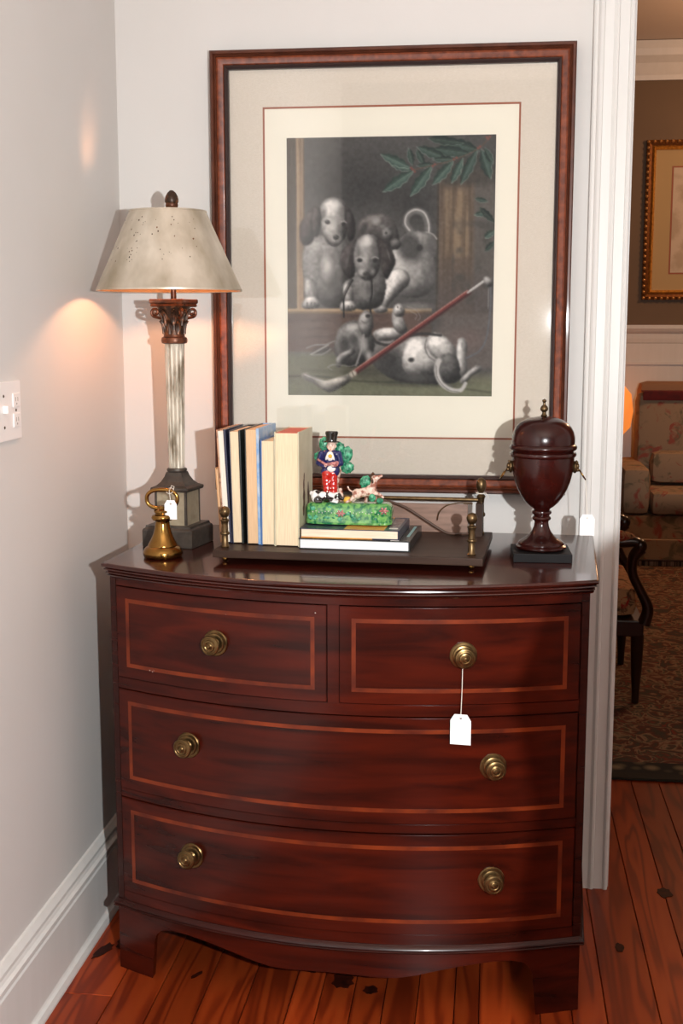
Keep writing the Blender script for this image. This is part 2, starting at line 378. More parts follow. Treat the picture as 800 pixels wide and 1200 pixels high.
# casing: moulded profile (x across, y = projection)
def casing_profile():
    # x from outer edge (0) to inner edge (.0955); y is depth out of the wall
    return [(0, 0), (0, .030), (.004, .033), (.010, .032), (.012, .027), (.017, .0225), (.024, .0205), (.026, .0175), (.046, .0165), (.049, .019),
            (.053, .0215), (.058, .0205), (.060, .0155), (.082, .0145), (.084, .018), (.088, .0205), (.092, .0195), (.0955, .016), (.0955, 0)]
bm = B(); pr_ = casing_profile()
M = Matrix(((1, 0, 0, 1.147), (0, -1, 0, 0), (0, 0, 1, 0), (0, 0, 0, 1)))
prism(bm, pr_, DH+.09, M)
struct('trim_1', bm, 'trim_white', 'moulded white casing on the left side of the doorway')
bm = B(); M = Matrix(((-1, 0, 0, DX1+.087), (0, -1, 0, 0), (0, 0, 1, 0), (0, 0, 0, 1))); prism(bm, pr_, DH+.09, M)
struct('trim_2', bm, 'trim_white', 'moulded white casing on the right side of the doorway')
bm = B(); box(bm, 1.2425, DX1-.009, -.02, 0, DH-.006, DH+.09, .003)
struct('trim_3', bm, 'trim_white', 'white casing over the doorway')
# baseboards (profile: thickness t, height z)
def bb_prof(): return [(0, 0), (.034, 0), (.034, .006), (.030, .018), (.024, .022), (.022, .026), (.022, .150), (.019, .154), (.019, .158), (.023, .163), (.023, .170), (.017, .175),
                       (.014, .182), (.014, .190), (.010, .196), (.005, .2035), (0, .205)]
bm = B(); prism(bm, bb_prof(), abs(LOW), Matrix(((1, 0, 0, 0), (0, 0, 1, LOW), (0, 1, 0, 0), (0, 0, 0, 1))))
struct('baseboard_left', bm, 'trim_white', 'tall moulded white baseboard on the left wall')
bm = B(); prism(bm, bb_prof(), 1.147-.036, Matrix(((0, 0, 1, .036), (-1, 0, 0, 0), (0, 1, 0, 0), (0, 0, 0, 1))))
struct('baseboard_back', bm, 'trim_white', 'tall moulded white baseboard behind the chest')

# far sitting room shell
FY = 5.45; FC = 3.22
struct('wall_far', box(B(), -.12, 4.6, FY, FY+.12, 0, FC), 'wall_brown', 'brown painted wall at the far side of the sitting room')
struct('wall_far_left', box(B(), -.14, -.02, .14, FY, 0, FC), 'wall_brown', 'brown side wall of the sitting room, left')
struct('wall_far_right', box(B(), 4.5, 4.62, .14, FY, 0, FC), 'wall_brown', 'brown side wall of the sitting room, right')
struct('ceiling_far', box(B(), -.14, 4.62, .14, FY+.12, FC, FC+.1), 'ceiling_paint', 'ceiling of the sitting room')
bm = B(); box(bm, -.14, DX0, .1405, .15, 0, FC); box(bm, DX1, 4.6, .1405, .15, 0, FC); box(bm, DX0, DX1, .1405, .15, DH, FC)
struct('wall_far_front', bm, 'wall_brown', 'brown sitting room face of the doorway wall')
bm = B(); prism(bm, [(0, 0), (.015, 0), (.02, .03), (.05, .10), (.09, .14), (.10, .18), (.12, .225), (0, .225)], 4.52, Matrix(((0, 0, 1, -.02), (-1, 0, 0, FY), (0, 1, 0, 2.99), (0, 0, 0, 1))))
struct('trim_4', bm, 'trim_white', 'white crown moulding of the sitting room')
bm = B(); box(bm, -.02, 4.5, FY-.012, FY, .0, 1.31)
for k in range(6):
    x0 = .1+k*.75
    for q in ((x0, x0+.6, 1.17, 1.19), (x0, x0+.6, .25, .27), (x0, x0+.02, .27, 1.17), (x0+.58, x0+.6, .27, 1.17)): box(bm, q[0], q[1], FY-.022, FY-.0118, q[2], q[3])
wn = struct('trim_5', bm, 'trim_white', 'white panelled wainscot along the far wall')
bm = B(); prism(bm, [(0, 0), (.014, 0), (.018, .03), (.02, .06), (.034, .075), (.045, .095), (.045, .118), (0, .118)], 4.52, Matrix(((0, 0, 1, -.02), (-1, 0, 0, FY), (0, 1, 0, 1.312), (0, 0, 0, 1))))
struct('trim_6', bm, 'trim_white', 'white chair rail on the far wall')

# ------------------------------------------------------------------ bow-front chest of drawers
CW = 1.045; CT = .9264
chest = thing('chest_of_drawers', 'dark mahogany bow front chest of four drawers with inlay banding and brass knobs', 'chest', (.1039, -.5523, 0), R(-3.19))
def bow(u, d=.128): return -d*(1-((u-CW/2)/(CW/2))**2)
def path(u0, u1, vf, vb, n=40, side=True):
    """closed outline: bow front from u0 to u1 (outward normals), then back corners at vb"""
    P = []
    for k in range(n+1):
        u = u0+(u1-u0)*k/n; h = .001
        s = (vf(u+h)-vf(u-h))/(2*h); nx, ny = s, -1; l = math.hypot(nx, ny); nx /= l; ny /= l
        if side and k == 0: nx, ny = -1, ny-.15
        if side and k == n: nx, ny = 1, ny-.15
        P.append((u, vf(u), nx, ny))
    P.append((u1, vb, 1 if side else 0, 0)); P.append((u0, vb, -1 if side else 0, 0))
    return P
BACK = .515
vbody = lambda u: .018+bow(u, .122)
# top slab with reeded edge
prof = [(-.016, CT-.030), (-.011, CT-.029), (-.009, CT-.026), (-.0125, CT-.0245), (-.007, CT-.022), (-.0085, CT-.019), (-.0105, CT-.0175), (-.004, CT-.0150), (-.0045, CT-.0125), (-.0075, CT-.0105),
        (-.0015, CT-.0085), (0, CT-.005), (-.0008, CT-.002), (-.003, CT-.0003), (-.005, CT)]
obj('top', outline_solid(B(), path(0, CW, lambda u: .003+bow(u, .132), BACK+.027, 60), prof), 'mahogany_top', chest, True)
# carcass: sides, back box (set back behind the drawer fronts) and frame members
bm = outline_solid(B(), path(.0185, CW-.0185, lambda u: vbody(u)+.022, BACK, 40, False), [(0, .150), (0, CT-.0305)])
obj('carcass', bm, 'dark_gap', chest)
def bowpiece(u0, u1, z0, z1, off=0, th=.02, n=24, bev=.001):
    vf = lambda u: vbody(u)-off
    P = []
    for k in range(n+1):
        u = u0+(u1-u0)*k/n; P.append((u, vf(u)))
    for k in range(n, -1, -1):
        u = u0+(u1-u0)*k/n; P.append((u, vf(u)+th))
    bm = prism(B(), P, z1-z0, Matrix.Translation((0, 0, z0)))
    if bev:
        # soften the outer top and bottom edges
        es = []
        for e in bm.edges:
            a, b = e.verts
            if abs(a.co.z-b.co.z) < 1e-6:
                if all(abs(v.co.y-vf(v.co.x)) < 1e-5 for v in (a, b)): es.append(e)
            elif all(abs(v.co.y-vf(v.co.x)) < 1e-5 and (abs(v.co.x-u0) < 1e-5 or abs(v.co.x-u1) < 1e-5) for v in (a, b)): es.append(e)
        bmesh.ops.bevel(bm, geom=es, offset=bev, segments=2, affect='EDGES')
    return bm
for s, (a, b_) in enumerate(((.0165, .0325), (CW-.0325, CW-.0165))):
    obj('stile', bowpiece(a, b_, .166, CT-.030, 0, .022, 3), 'mahogany_dark', chest, True)
for a, b_ in ((.0165, .0186), (CW-.0186, CW-.0165)):
    bm = box(B(), a, b_, .041, BACK, .150, CT-.030); obj('side_panel', bm, 'mahogany_dark', chest)
for z0, z1 in ((.8795, CT-.030), (.6535, .6775), (.4075, .4265), (.166, .1885)):
    obj('rail', bowpiece(.0326, CW-.0326, z0, z1, 0, .022, 40), 'mahogany', chest, True)
obj('divider', bowpiece(.5135, .5375, .6776, .8794, 0, .022, 4), 'mahogany', chest, True)

def knob_bm():
    pr = [(.0275, 0), (.0275, .0025), (.026, .004), (.0215, .0045), (.0205, .0065), (.018, .0075), (.0125, .008), (.0095, .011), (.0090, .016), (.012, .019), (.0175, .021),
          (.0205, .0235), (.0210, .026), (.0195, .0285), (.0165, .0295), (.0155, .0285), (.0130, .0290), (.0115, .0315), (.0085, .0325), (.0070, .0315), (.0050, .0325), (.0038, .0350), (0, .0358)]
    return lathe(B(), pr, 32, Matrix.Rotation(PI/2, 4, 'X'))
kmesh = None
def knob(par, u, z):
    global kmesh
    if kmesh is None:
        o = obj('knob', knob_bm(), 'antique_brass', par, True); kmesh = o.data
    else:
        o = bpy.data.objects.new('knob', kmesh); COL.objects.link(o); o.parent = par
    h = .001; s = (vbody(u+h)-vbody(u-h))/(2*h)
    o.location = (u, vbody(u)-.0032, z); o.rotation_euler = (0, 0, math.atan(s))
    o['label'] = 'round ringed brass knob'
    return o
def drawer(u0, u1, z0, z1, knobs, ins=.024):
    d = obj('drawer', bowpiece(u0, u1, z0, z1, .0035, .02, 40, .0014), 'mahogany', chest, True)
    # inlaid banding: four thin strips following the bow
    w = .0085
    def strip(a, b_, c, e, n):
        f = B(); vf = lambda u: vbody(u)-.0035-.0004
        A = [[f.verts.new((a+(b_-a)*k/n, vf(a+(b_-a)*k/n)+dy, z)) for k in range(n+1)] for dy, z in ((0, c), (0, e), (.001, e), (.001, c))]
        for i in range(4):
            for k in range(n): f.faces.new((A[i][k], A[i][k+1], A[(i+1) % 4][k+1], A[(i+1) % 4][k]))
        f.faces.new([A[i][0] for i in range(4)]); f.faces.new([A[i][n] for i in range(4)][::-1])
        return f
    def band(*q):
        o = obj('inlay_band', strip(*q), 'inlay_wood', d); return o
    band(u0+ins, u1-ins, z0+ins, z0+ins+w, 40); band(u0+ins, u1-ins, z1-ins-w, z1-ins, 40)
    band(u0+ins, u0+ins+w, z0+ins+w+.0002, z1-ins-w-.0002, 2); band(u1-ins-w, u1-ins, z0+ins+w+.0002, z1-ins-w-.0002, 2)
    for u, z in knobs: knob(d, u, z)
    return d
d_ul = drawer(.0340, .5120, .6795, .8775, [(.276, .784)]); d_ul['label'] = 'upper left drawer with one knob'
drawer(.5390, CW-.0340, .6795, .8775, [(.783, .781)])['label'] = 'upper right drawer with one knob'
drawer(.0340, CW-.0340, .4285, .6515, [(.209, .556), (.845, .549)])['label'] = 'full width middle drawer'
drawer(.0340, CW-.0340, .1905, .4055, [(.213, .312), (.845, .308)])['label'] = 'full width bottom drawer'

bm = B()
for u, z, q in ((.118, .705, .0018), (.124, .703, .0014), (.128, .706, .0011), (.49, .862, .0012), (.30, .846, .001)): ell(bm, (u, vbody(u)-.0036, z), (q, .0003, q*.7), seg=8, rings=4)
obj('paint_chips', bm, 'ink_white', d_ul)['kind'] = 'stuff'
# base moulding and apron with bracket feet
prof = [(0, .148), (.007, .149), (.009, .152), (.006, .1545), (.009, .157), (.0075, .161), (.003, .164), (.001, .166)]
obj('base_moulding', outline_solid(B(), path(.0165, CW-.0165, vbody, BACK, 60), [(o_*1.0, z) for o_, z in prof]), 'mahogany_dark', chest, True)
H = [(.0165, .0), (.104, .0), (.107, .030), (.112, .090), (.118, .107), (.130, .119), (.155, .1255), (.19, .126), (.22, .1235), (.26, .118), (.304, .110), (.35, .099), (.39, .0925), (.43, .092), (.47, .0945), (.5225, .096)]
H = H + [(CW-u, z) for u, z in H[:-1][::-1]]
def hz(u):
    for (a, za), (b_, zb) in zip(H, H[1:]):
        if a <= u <= b_: return za+(zb-za)*(u-a)/max(b_-a, 1e-9)
    return 0
us = sorted(set([.0165+ (CW-.033)*k/110 for k in range(111)]+[u for u, _ in H]+[.1045, CW-.1045]))
bm = B(); fr, bk = [], []
for u in us:
    z = hz(u); v = vbody(u)
    fr.append((bm.verts.new((u, v, z)), bm.verts.new((u, v, .1485)))); bk.append((bm.verts.new((u, v+.02, z)), bm.verts.new((u, v+.02, .1485))))
for i in range(len(us)-1):
    bm.faces.new((fr[i][0], fr[i+1][0], fr[i+1][1], fr[i][1])); bm.faces.new((bk[i+1][0], bk[i][0], bk[i][1], bk[i+1][1]))
    bm.faces.new((fr[i][0], bk[i][0], bk[i+1][0], fr[i+1][0])); bm.faces.new((fr[i][1], fr[i+1][1], bk[i+1][1], bk[i][1]))
bm.faces.new((fr[0][0], fr[0][1], bk[0][1], bk[0][0])); bm.faces.new((fr[-1][1], fr[-1][0], bk[-1][0], bk[-1][1]))
obj('apron', bm, 'mahogany', chest, True)
# side aprons with their own bracket feet
for s in (0, 1):
    x0 = .0165 if s == 0 else CW-.0165-.02
    pts = [(.039, .0), (.11, .0), (.116, .06), (.13, .10), (.17, .118), (BACK/2+.02, .122), (BACK-.13, .118), (BACK-.09, .10), (BACK-.076, .06), (BACK-.07, 0), (BACK, 0), (BACK, .1485), (.039, .1485)]
    bm = prism(B(), pts, .02, Matrix(((0, 0, 1, x0), (1, 0, 0, 0), (0, 1, 0, 0), (0, 0, 0, 1))))
    obj('side_apron', bm, 'mahogany_dark', chest)

# chest-space helper: world position of a point given in chest coordinates
CM = Matrix.Translation((.1039, -.5523, 0)) @ Matrix.Rotation(R(-3.19), 4, 'Z')
def cw(u, v, z): return CM @ Vector((u, v, z))

# ------------------------------------------------------------------ price tags
def price_tag(label, top, bottom_tag, w=.041, h=.062, tilt=0, rz=0, loop=None, extra=None):
    """top: where the string starts; bottom_tag: world position of the tag's hole"""
    hole = Vector(bottom_tag)
    t = thing('price_tag', label, 'tag', hole, rz)
    bm = B(); ct = h*.17
    outer = [(-w/2, -h+.010), (w/2, -h+.010), (w/2, .010-ct-.002), (w/2-ct*.75, .010), (-w/2+ct*.75, .010), (-w/2, .010-ct-.002)]
    ov = [bm.verts.new((x, -.0004, z)) for x, z in outer]; iv = [bm.verts.new((.0022*math.cos(k*PI/4), -.0004, .0022*math.sin(k*PI/4)+.002)) for k in range(8)]
    es = [bm.edges.new((ov[k], ov[(k+1) % 6])) for k in range(6)]+[bm.edges.new((iv[k], iv[(k+1) % 8])) for k in range(8)]
    bmesh.ops.triangle_fill(bm, edges=es, use_beauty=True)
    r = bmesh.ops.extrude_face_region(bm, geom=bm.faces[:]); bmesh.ops.translate(bm, verts=[v for v in r['geom'] if isinstance(v, bmesh.types.BMVert)], vec=(0, .0008, 0))
    card = obj('card', bm, 'tag_paper', t, rot=(0, tilt, 0))
    top = Vector(top)-hole; top = Matrix.Rotation(-rz, 3, 'Z') @ top
    pts = [(0, 0, .002), tuple(top*.5+Vector((.0006, 0, 0))), tuple(top)]
    bm = tube(B(), smoothpts(pts, 5), .00075, 6)
    if loop: tube(bm, [tuple(top+Matrix.Rotation(-rz, 3, 'Z') @ Vector(q)) for q in loop], .0007, 6)
    if extra: tube(bm, [tuple(Matrix.Rotation(-rz, 3, 'Z') @ (Vector(q)-hole)) for q in extra], .0007, 6)
    obj('string', bm, 'string', t)
    return t
kx = cw(.783, vbody(.783)-.016, .781)
price_tag('white price tag hanging by a string from the upper right drawer knob', kx+Vector((0, 0, -.010)), kx+Vector((-.002, -.012, -.124)), rz=R(-6),
          loop=[(.0096*math.cos(a), 0, .0096*math.sin(a)+.010) for a in [k*2*PI/16-PI/2 for k in range(17)]])

# ------------------------------------------------------------------ framed engraving
FX0, FX1, FZ0, FZ1 = .2425, 1.1085, 1.020, 2.078
FYF = -.030
pic = thing('framed_picture', 'large burl wood framed engraving of puppies behind glass above the chest', 'picture', ((FX0+FX1)/2, -.003, FZ0))
ox, oz = (FX0+FX1)/2, FZ0
def fbm(profile, x0, x1, z0, z1, back):
    """mitred frame: profile list of (inset from outer edge, y)"""
    bm = B(); rings = []
    for ins, y in profile:
        rings.append([bm.verts.new(p) for p in ((x0+ins-ox, y, z0+ins-oz), (x1-ins-ox, y, z0+ins-oz), (x1-ins-ox, y, z1-ins-oz), (x0+ins-ox, y, z1-ins-oz))])
    n = len(rings)
    for i in range(n):
        A, C = rings[i], rings[(i+1) % n]
        for k in range(4): bm.faces.new((A[k], A[(k+1) % 4], C[(k+1) % 4], C[k]))
    return bm
Y0 = -.003
def yy(y): return y-Y0
D = -.012     # frame stands off the wall
obj('outer_moulding', fbm([(0, yy(-.006)), (0, yy(D-.030)), (.003, yy(D-.034)), (.008, yy(D-.034)), (.0105, yy(D-.030)), (.0125, yy(D-.032)), (.015, yy(D-.029)), (.0155, yy(D-.020)), (.0155, yy(-.006))], FX0, FX1, FZ0, FZ1, 0), 'frame_dark', pic)
obj('burl_band', fbm([(.0155, yy(-.006)), (.0155, yy(D-.027)), (.020, yy(D-.029)), (.031, yy(D-.026)), (.034, yy(D-.022)), (.034, yy(-.006))], FX0, FX1, FZ0, FZ1, 0), 'frame_burl', pic, True)
obj('inner_lip', fbm([(.034, yy(-.006)), (.034, yy(D-.025)), (.037, yy(D-.027)), (.0395, yy(D-.024)), (.0425, yy(D-.018)), (.043, yy(D-.012)), (.043, yy(-.006))], FX0, FX1, FZ0, FZ1, 0), 'frame_lip', pic, True)
def slab(name, x0, x1, z0, z1, y0, y1, m): return obj(name, box(B(), x0-ox, x1-ox, yy(y0), yy(y1), z0-oz, z1-oz), m, pic)
def ringslab(name, o_, i_, y0, y1, m):
    bm = B()
    (a, b_, c, d), (e, f, g, h) = o_, i_
    for y, flip in ((y1, 0), (y0, 1)): pass
    V = lambda x, y, z: bm.verts.new((x-ox, yy(y), z-oz))
    ro = [[V(x, y, z) for x, z in ((a, c), (b_, c), (b_, d), (a, d))] for y in (y0, y1)]; ri = [[V(x, y, z) for x, z in ((e, g), (f, g), (f, h), (e, h))] for y in (y0, y1)]
    for k in range(4):
        j = (k+1) % 4
        bm.faces.new((ro[0][k], ro[0][j], ri[0][j], ri[0][k])); bm.faces.new((ro[1][j], ro[1][k], ri[1][k], ri[1][j]))
        bm.faces.new((ri[0][k], ri[0][j], ri[1][j], ri[1][k])); bm.faces.new((ro[0][j], ro[0][k], ro[1][k], ro[1][j]))
    return obj(name, bm, m, pic)
LX0, LX1, LZ0, LZ1 = .366, .984, 1.151, 1.949
PX0, PX1, PZ0, PZ1 = .424, .927, 1.257, 1.876
ringslab('linen_mat', (FX0+.042, FX1-.042, FZ0+.042, FZ1-.042), (LX0, LX1, LZ0, LZ1), -.0165, -.0150, 'mat_linen')
ringslab('fillet', (LX0, LX1, LZ0, LZ1), (LX0+.0045, LX1-.0045, LZ0+.0045, LZ1-.0045), -.0160, -.0140, 'mat_line')
slab('cream_mat', LX0+.0045, LX1-.0045, LZ0+.0045, LZ1-.0045, -.0150, -.0130, 'mat_cream')
slab('backing', FX0+.03, FX1-.03, FZ0+.03, FZ1-.03, -.0128, -.0062, 'mat_line')
slab('glass', FX0+.0425, FX1-.0425, FZ0+.0425, FZ1-.0425, -.0205, -.0185, 'picture_glass')

# the print: a flat sheet; its ink is painted per vertex on a fine grid
def paint():
    Wd, Hg = 252, 312
    X, Y = np.meshgrid(np.linspace(0, 800, Wd), np.linspace(0, 1000, Hg)); img = np.zeros((Hg, Wd, 3)); K = Wd/800
    def noise(nx, ny, seed):
        r = np.random.RandomState(seed); g = r.rand(ny+2, nx+2)
        u = np.linspace(0, nx, Wd, endpoint=False); v = np.linspace(0, ny, Hg, endpoint=False)
        iu = u.astype(int); iv = v.astype(int); fu = u-iu; fv = v-iv; fu = fu*fu*(3-2*fu); fv = (fv*fv*(3-2*fv))[:, None]
        a = g[iv][:, iu]; b = g[iv][:, iu+1]; c = g[iv+1][:, iu]; d = g[iv+1][:, iu+1]
        return (a*(1-fu)+b*fu)*(1-fv)+(c*(1-fu)+d*fu)*fv
    N1 = noise(6, 8, 1); N2 = noise(24, 30, 2); N3 = noise(84, 104, 4); NV = noise(90, 5, 5); NH = noise(7, 60, 6); N4 = noise(50, 62, 8)
    def blur(a, s):
        n = max(1, int(s*2.6)); k = np.exp(-.5*(np.arange(-n, n+1)/s)**2); k /= k.sum()
        p = np.pad(a, n, mode='edge'); p = sum(k[i]*p[i:i+a.shape[0], :] for i in range(2*n+1)); return sum(k[i]*p[:, i:i+a.shape[1]] for i in range(2*n+1))
    def mix(m, c):
        m = np.clip(m, 0, 1)[..., None]; img[:] = img*(1-m)+np.asarray(c, float)*m
    def sm(P, k=5, closed=True):
        Q = [np.array(p, float) for p in P]; n = len(Q); out = []
        for i in range(n if closed else n-1):
            g = (lambda j: Q[j % n]) if closed else (lambda j: Q[min(max(j, 0), n-1)])
            p0, p1, p2, p3 = g(i-1), g(i), g(i+1), g(i+2)
            for j in range(k):
                t = j/k; out.append(.5*(2*p1+(p2-p0)*t+(2*p0-5*p1+4*p2-p3)*t*t+(3*p1-p0-3*p2+p3)*t**3))
        if not closed: out.append(Q[-1])
        return out
    def mask(P, s=.8):
        P = sm(P); m = np.zeros((Hg, Wd), bool)
        for i in range(len(P)):
            (x0, y0), (x1, y1) = P[i], P[i-1]
            if y0 == y1: continue
            m ^= ((y0 > Y) != (y1 > Y)) & (X < (x1-x0)*(Y-y0)/(y1-y0)+x0)
        return blur(m.astype(float), s)
    def form(P, tone, s=5, k=1.0, rim=.35, lx=-.5, ly=-.75, soft=.8, al=1, tex=.12, warm=(1, .965, .93)):
        m = mask(P, soft); h = blur(m, s); gy, gx = np.gradient(h); sh = 1+k*2.2*s*(gx*-lx+gy*-ly)*-1*-1
        v = tone*sh*(1-rim+rim*np.clip(h*2-1, 0, 1)**.6)*(1+tex*(N4-.5)*2+.06*(N3-.5)*2)
        c = np.clip(v, 14, 238)[..., None]*np.array(warm); a = (np.clip(m, 0, 1)*al)[..., None]; img[:] = img*(1-a)+c*a
        return m
    def e(cx, cy, rx, ry, tone, al=1, soft=.5, ang=0, clip=None, warm=(1, .965, .93)):
        a = math.radians(ang); dx = X-cx; dy = Y-cy; d = np.hypot((dx*math.cos(a)+dy*math.sin(a))/rx, (-dx*math.sin(a)+dy*math.cos(a))/ry)
        m = al*np.clip((1-d)/soft, 0, 1)
        if clip is not None: m = m*np.clip(clip, 0, 1)
        mix(m, tone if isinstance(tone, tuple) else np.array(warm)*tone)
    def line(P, w, col, al=1, w2=None, soft=.6):
        P = sm(P, 5, False); n = len(P)-1; best = np.zeros((Hg, Wd))
        for i in range(n):
            (x0, y0), (x1, y1) = P[i], P[i+1]; L2 = (x1-x0)**2+(y1-y0)**2+1e-9
            t = np.clip(((X-x0)*(x1-x0)+(Y-y0)*(y1-y0))/L2, 0, 1); d = np.hypot(X-x0-t*(x1-x0), Y-y0-t*(y1-y0)); ww = w if w2 is None else w+(w2-w)*(i+t)/n
            best = np.maximum(best, np.clip((ww-d)/(soft*ww), 0, 1))
        mix(best*al, col if isinstance(col, tuple) else (col, col*.965, col*.93))
    def rect(x0, y0, x1, y1, c, al=1, s=3):
        mix(al*np.clip((X-x0)/s, 0, 1)*np.clip((x1-X)/s, 0, 1)*np.clip((Y-y0)/s, 0, 1)*np.clip((y1-Y)/s, 0, 1), c)
    # ---- kennel interior, woodwork, ground
    img[:] = (74, 71, 68); mix(np.clip((260-X)/200, 0, 1)*.5, (98, 94, 90)); e(330, 190, 300, 170, 50, .8, .9); mix((N1-.5)*.35, (104, 98, 94)); e(300, 330, 260, 90, 84, .5, .9); e(500, 260, 120, 120, 46, .7, .8)
    rect(-20, -20, 36, 660, (86, 74, 62)); rect(34, -20, 68, 660, (152, 122, 92)); rect(38, -20, 46, 660, (186, 150, 110), .7); rect(62, -20, 70, 660, (96, 78, 62), .8); mix((X < 66)*(Y < 655)*np.clip(NV-.45, 0, 1)*1.1, (66, 52, 42))
    rect(582, 130, 820, 700, (100, 82, 66)); rect(596, 190, 716, 470, (140, 113, 84), .85, 24); mix((X > 586)*(X < 716)*(Y > 150)*(Y < 690)*np.clip((NV-.42)*2.2, 0, 1)*.75, (80, 64, 50)); rect(578, 120, 590, 690, (64, 54, 46), .9)
    rect(714, 150, 820, 700, (88, 82, 76), .9, 16); mix((X > 586)*np.clip((Y-460)/160, 0, 1)*(Y < 720)*.75, (80, 70, 66)); mix((X > 640)*(Y > 300)*(Y < 640)*np.clip((N2-.5)*2, 0, 1)*.7, (64, 62, 58))
    rect(586, 60, 820, 200, (64, 58, 52), .8, 26)
    rect(-20, 655, 566, 674, (168, 136, 98)); rect(-20, 666, 566, 680, (116, 88, 62), .8); rect(-20, 676, 566, 830, (92, 70, 60)); mix((Y > 680)*(Y < 820)*(X < 566)*np.clip(NH-.4, 0, 1)*.8, (66, 50, 46))
    rect(560, 670, 820, 900, (94, 84, 78), 1, 20); e(560, 700, 60, 60, 62, .7, .8); e(700, 780, 110, 70, (112, 88, 82), .6, .9)
    g = np.clip((Y-(836-X*.03)+20)/40, 0, 1); g = np.where(X > 560, np.clip((Y-900)/40, 0, 1), g); mix(g, (102, 100, 76)); mix(g*np.clip((NH-.42)*1.8, 0, 1)*.6, (76, 78, 56)); mix(g*np.clip(N1-.45, 0, 1)*.9, (130, 126, 98))
    e(330, 905, 190, 40, (54, 52, 42), .7, .8); line([(0, 925), (120, 925), (300, 944), (520, 950), (800, 985)], 6, (62, 62, 46), .7); rect(-20, 945, 820, 1010, (112, 116, 84), .3, 20); e(520, 948, 230, 24, (50, 50, 42), .7, .8)
    # ---- pup at the back, rump and curled tail to the right
    line([(482, 360), (462, 332), (468, 300), (496, 282), (528, 292), (545, 330), (546, 372)], 17, 104, 1); line([(476, 356), (459, 330), (466, 296), (497, 278), (531, 290), (548, 328), (550, 366)], 5, 182, .9); line([(540, 364), (565, 372), (580, 390)], 4, 176, .8)
    body = form([(432, 400), (470, 366), (530, 362), (574, 388), (582, 470), (574, 560), (540, 606), (480, 616), (420, 600), (378, 560), (372, 500), (400, 450)], 148, 10, .8, .35, -.5, -.6)
    e(478, 420, 62, 80, 66, .95, .5, -20, body); e(560, 410, 40, 46, 84, .8, .7, 0, body); e(470, 500, 60, 40, 160, .6, .8, 0, body); e(516, 424, 17, 18, 44, .95, .6); e(430, 500, 50, 36, 200, .85, .8, 20, body); e(560, 540, 40, 60, 100, .7, .8, 0, body)
    form([(392, 520), (430, 500), (472, 520), (476, 560), (446, 590), (408, 628), (380, 668), (350, 672), (340, 656), (362, 620), (384, 580), (380, 548)], 190, 6, .9, .45); form([(336, 652), (360, 640), (388, 652), (390, 670), (350, 674)], 176, 4, .9, .4)
    e(500, 650, 90, 20, 118, .8, .7); e(560, 610, 36, 40, 74, .7, .8)
    # middle dark-headed pup
    form([(276, 352), (292, 310), (340, 292), (396, 300), (424, 336), (436, 400), (410, 424), (360, 400), (290, 400)], 84, 7, .9, .3, warm=(1, .93, .89)); e(346, 318, 22, 24, 150, .9, .7, -20); e(372, 340, 14, 12, 120, .8, .7)
    form([(372, 352), (392, 342), (412, 356), (410, 384), (392, 396), (372, 380)], 128, 4, .9, .4); e(386, 366, 8, 7, 50, .9, .7); e(300, 350, 18, 34, 56, .8, .6, 20); e(404, 350, 14, 9, 62, .8, .7); form([(404, 396), (430, 388), (444, 408), (430, 430), (406, 424)], 104, 4, .9, .4)
    # ---- left sitting pup
    lb = form([(84, 390), (140, 372), (214, 384), (250, 430), (252, 520), (236, 600), (214, 650), (150, 650), (112, 616), (80, 600), (62, 520), (60, 440)], 118, 10, .9, .35)
    e(158, 500, 30, 72, 206, .85, .8, -6, lb); e(176, 560, 40, 70, 84, .75, .8, 0, lb); e(92, 470, 26, 70, 148, .7, .8, 6, lb); e(220, 450, 26, 60, 92, .7, .8, 0, lb)
    form([(68, 540), (100, 540), (118, 580), (120, 626), (96, 640), (70, 620), (66, 580)], 150, 5, .9, .4); form([(58, 634), (76, 612), (110, 610), (126, 634), (118, 654), (70, 656), (56, 648)], 176, 4, .9, .4)
    for x in (78, 94, 108): line([(x, 634), (x-2, 654)], 3, 70, .8)
    form([(52, 330), (78, 290), (106, 262), (118, 300), (110, 360), (96, 400), (66, 410), (50, 380)], 70, 5, .9, .35, warm=(1, .88, .84))
    h = form([(130, 262), (154, 234), (190, 228), (220, 244), (234, 286), (236, 340), (224, 386), (198, 414), (170, 412), (148, 388), (132, 340), (126, 300)], 172, 8, .95, .5)
    e(190, 258, 18, 30, 224, .7, .9, 10, h); e(142, 290, 18, 40, 96, .75, .8, 10, h); e(220, 300, 16, 40, 120, .7, .8, 0, h); e(176, 340, 22, 30, 200, .6, .9, 0, h)
    form([(104, 268), (122, 262), (134, 300), (128, 352), (114, 380), (100, 350), (98, 306)], 78, 4, .9, .35, warm=(1, .9, .86)); form([(228, 262), (250, 280), (266, 330), (262, 378), (244, 396), (232, 360), (226, 310)], 70, 5, .9, .35, warm=(1, .92, .9))
    e(190, 384, 34, 28, 196, .7, .7); e(192, 381, 15, 13, 44, 1, .45); e(188, 376, 5, 3, 150, .8, .8); e(158, 322, 14, 11, 42, 1, .55, 12); e(220, 332, 11, 10, 40, 1, .55); e(155, 319, 3, 3, 190, .8, .8); line([(140, 312), (156, 306), (172, 316)], 3, 190, .7); line([(208, 322), (222, 318), (232, 326)], 3, 180, .6)
    line([(192, 394), (190, 404), (176, 408)], 3, 74, .8); line([(190, 404), (204, 404), (216, 394)], 3, 74, .7)
    # ---- front middle pup
    mb = form([(246, 520), (300, 500), (372, 520), (386, 580), (370, 640), (330, 660), (270, 656), (240, 600)], 104, 9, .8, .35); e(300, 600, 36, 40, 128, .6, .8, 0, mb); e(330, 580, 30, 40, 70, .6, .8, 0, mb)
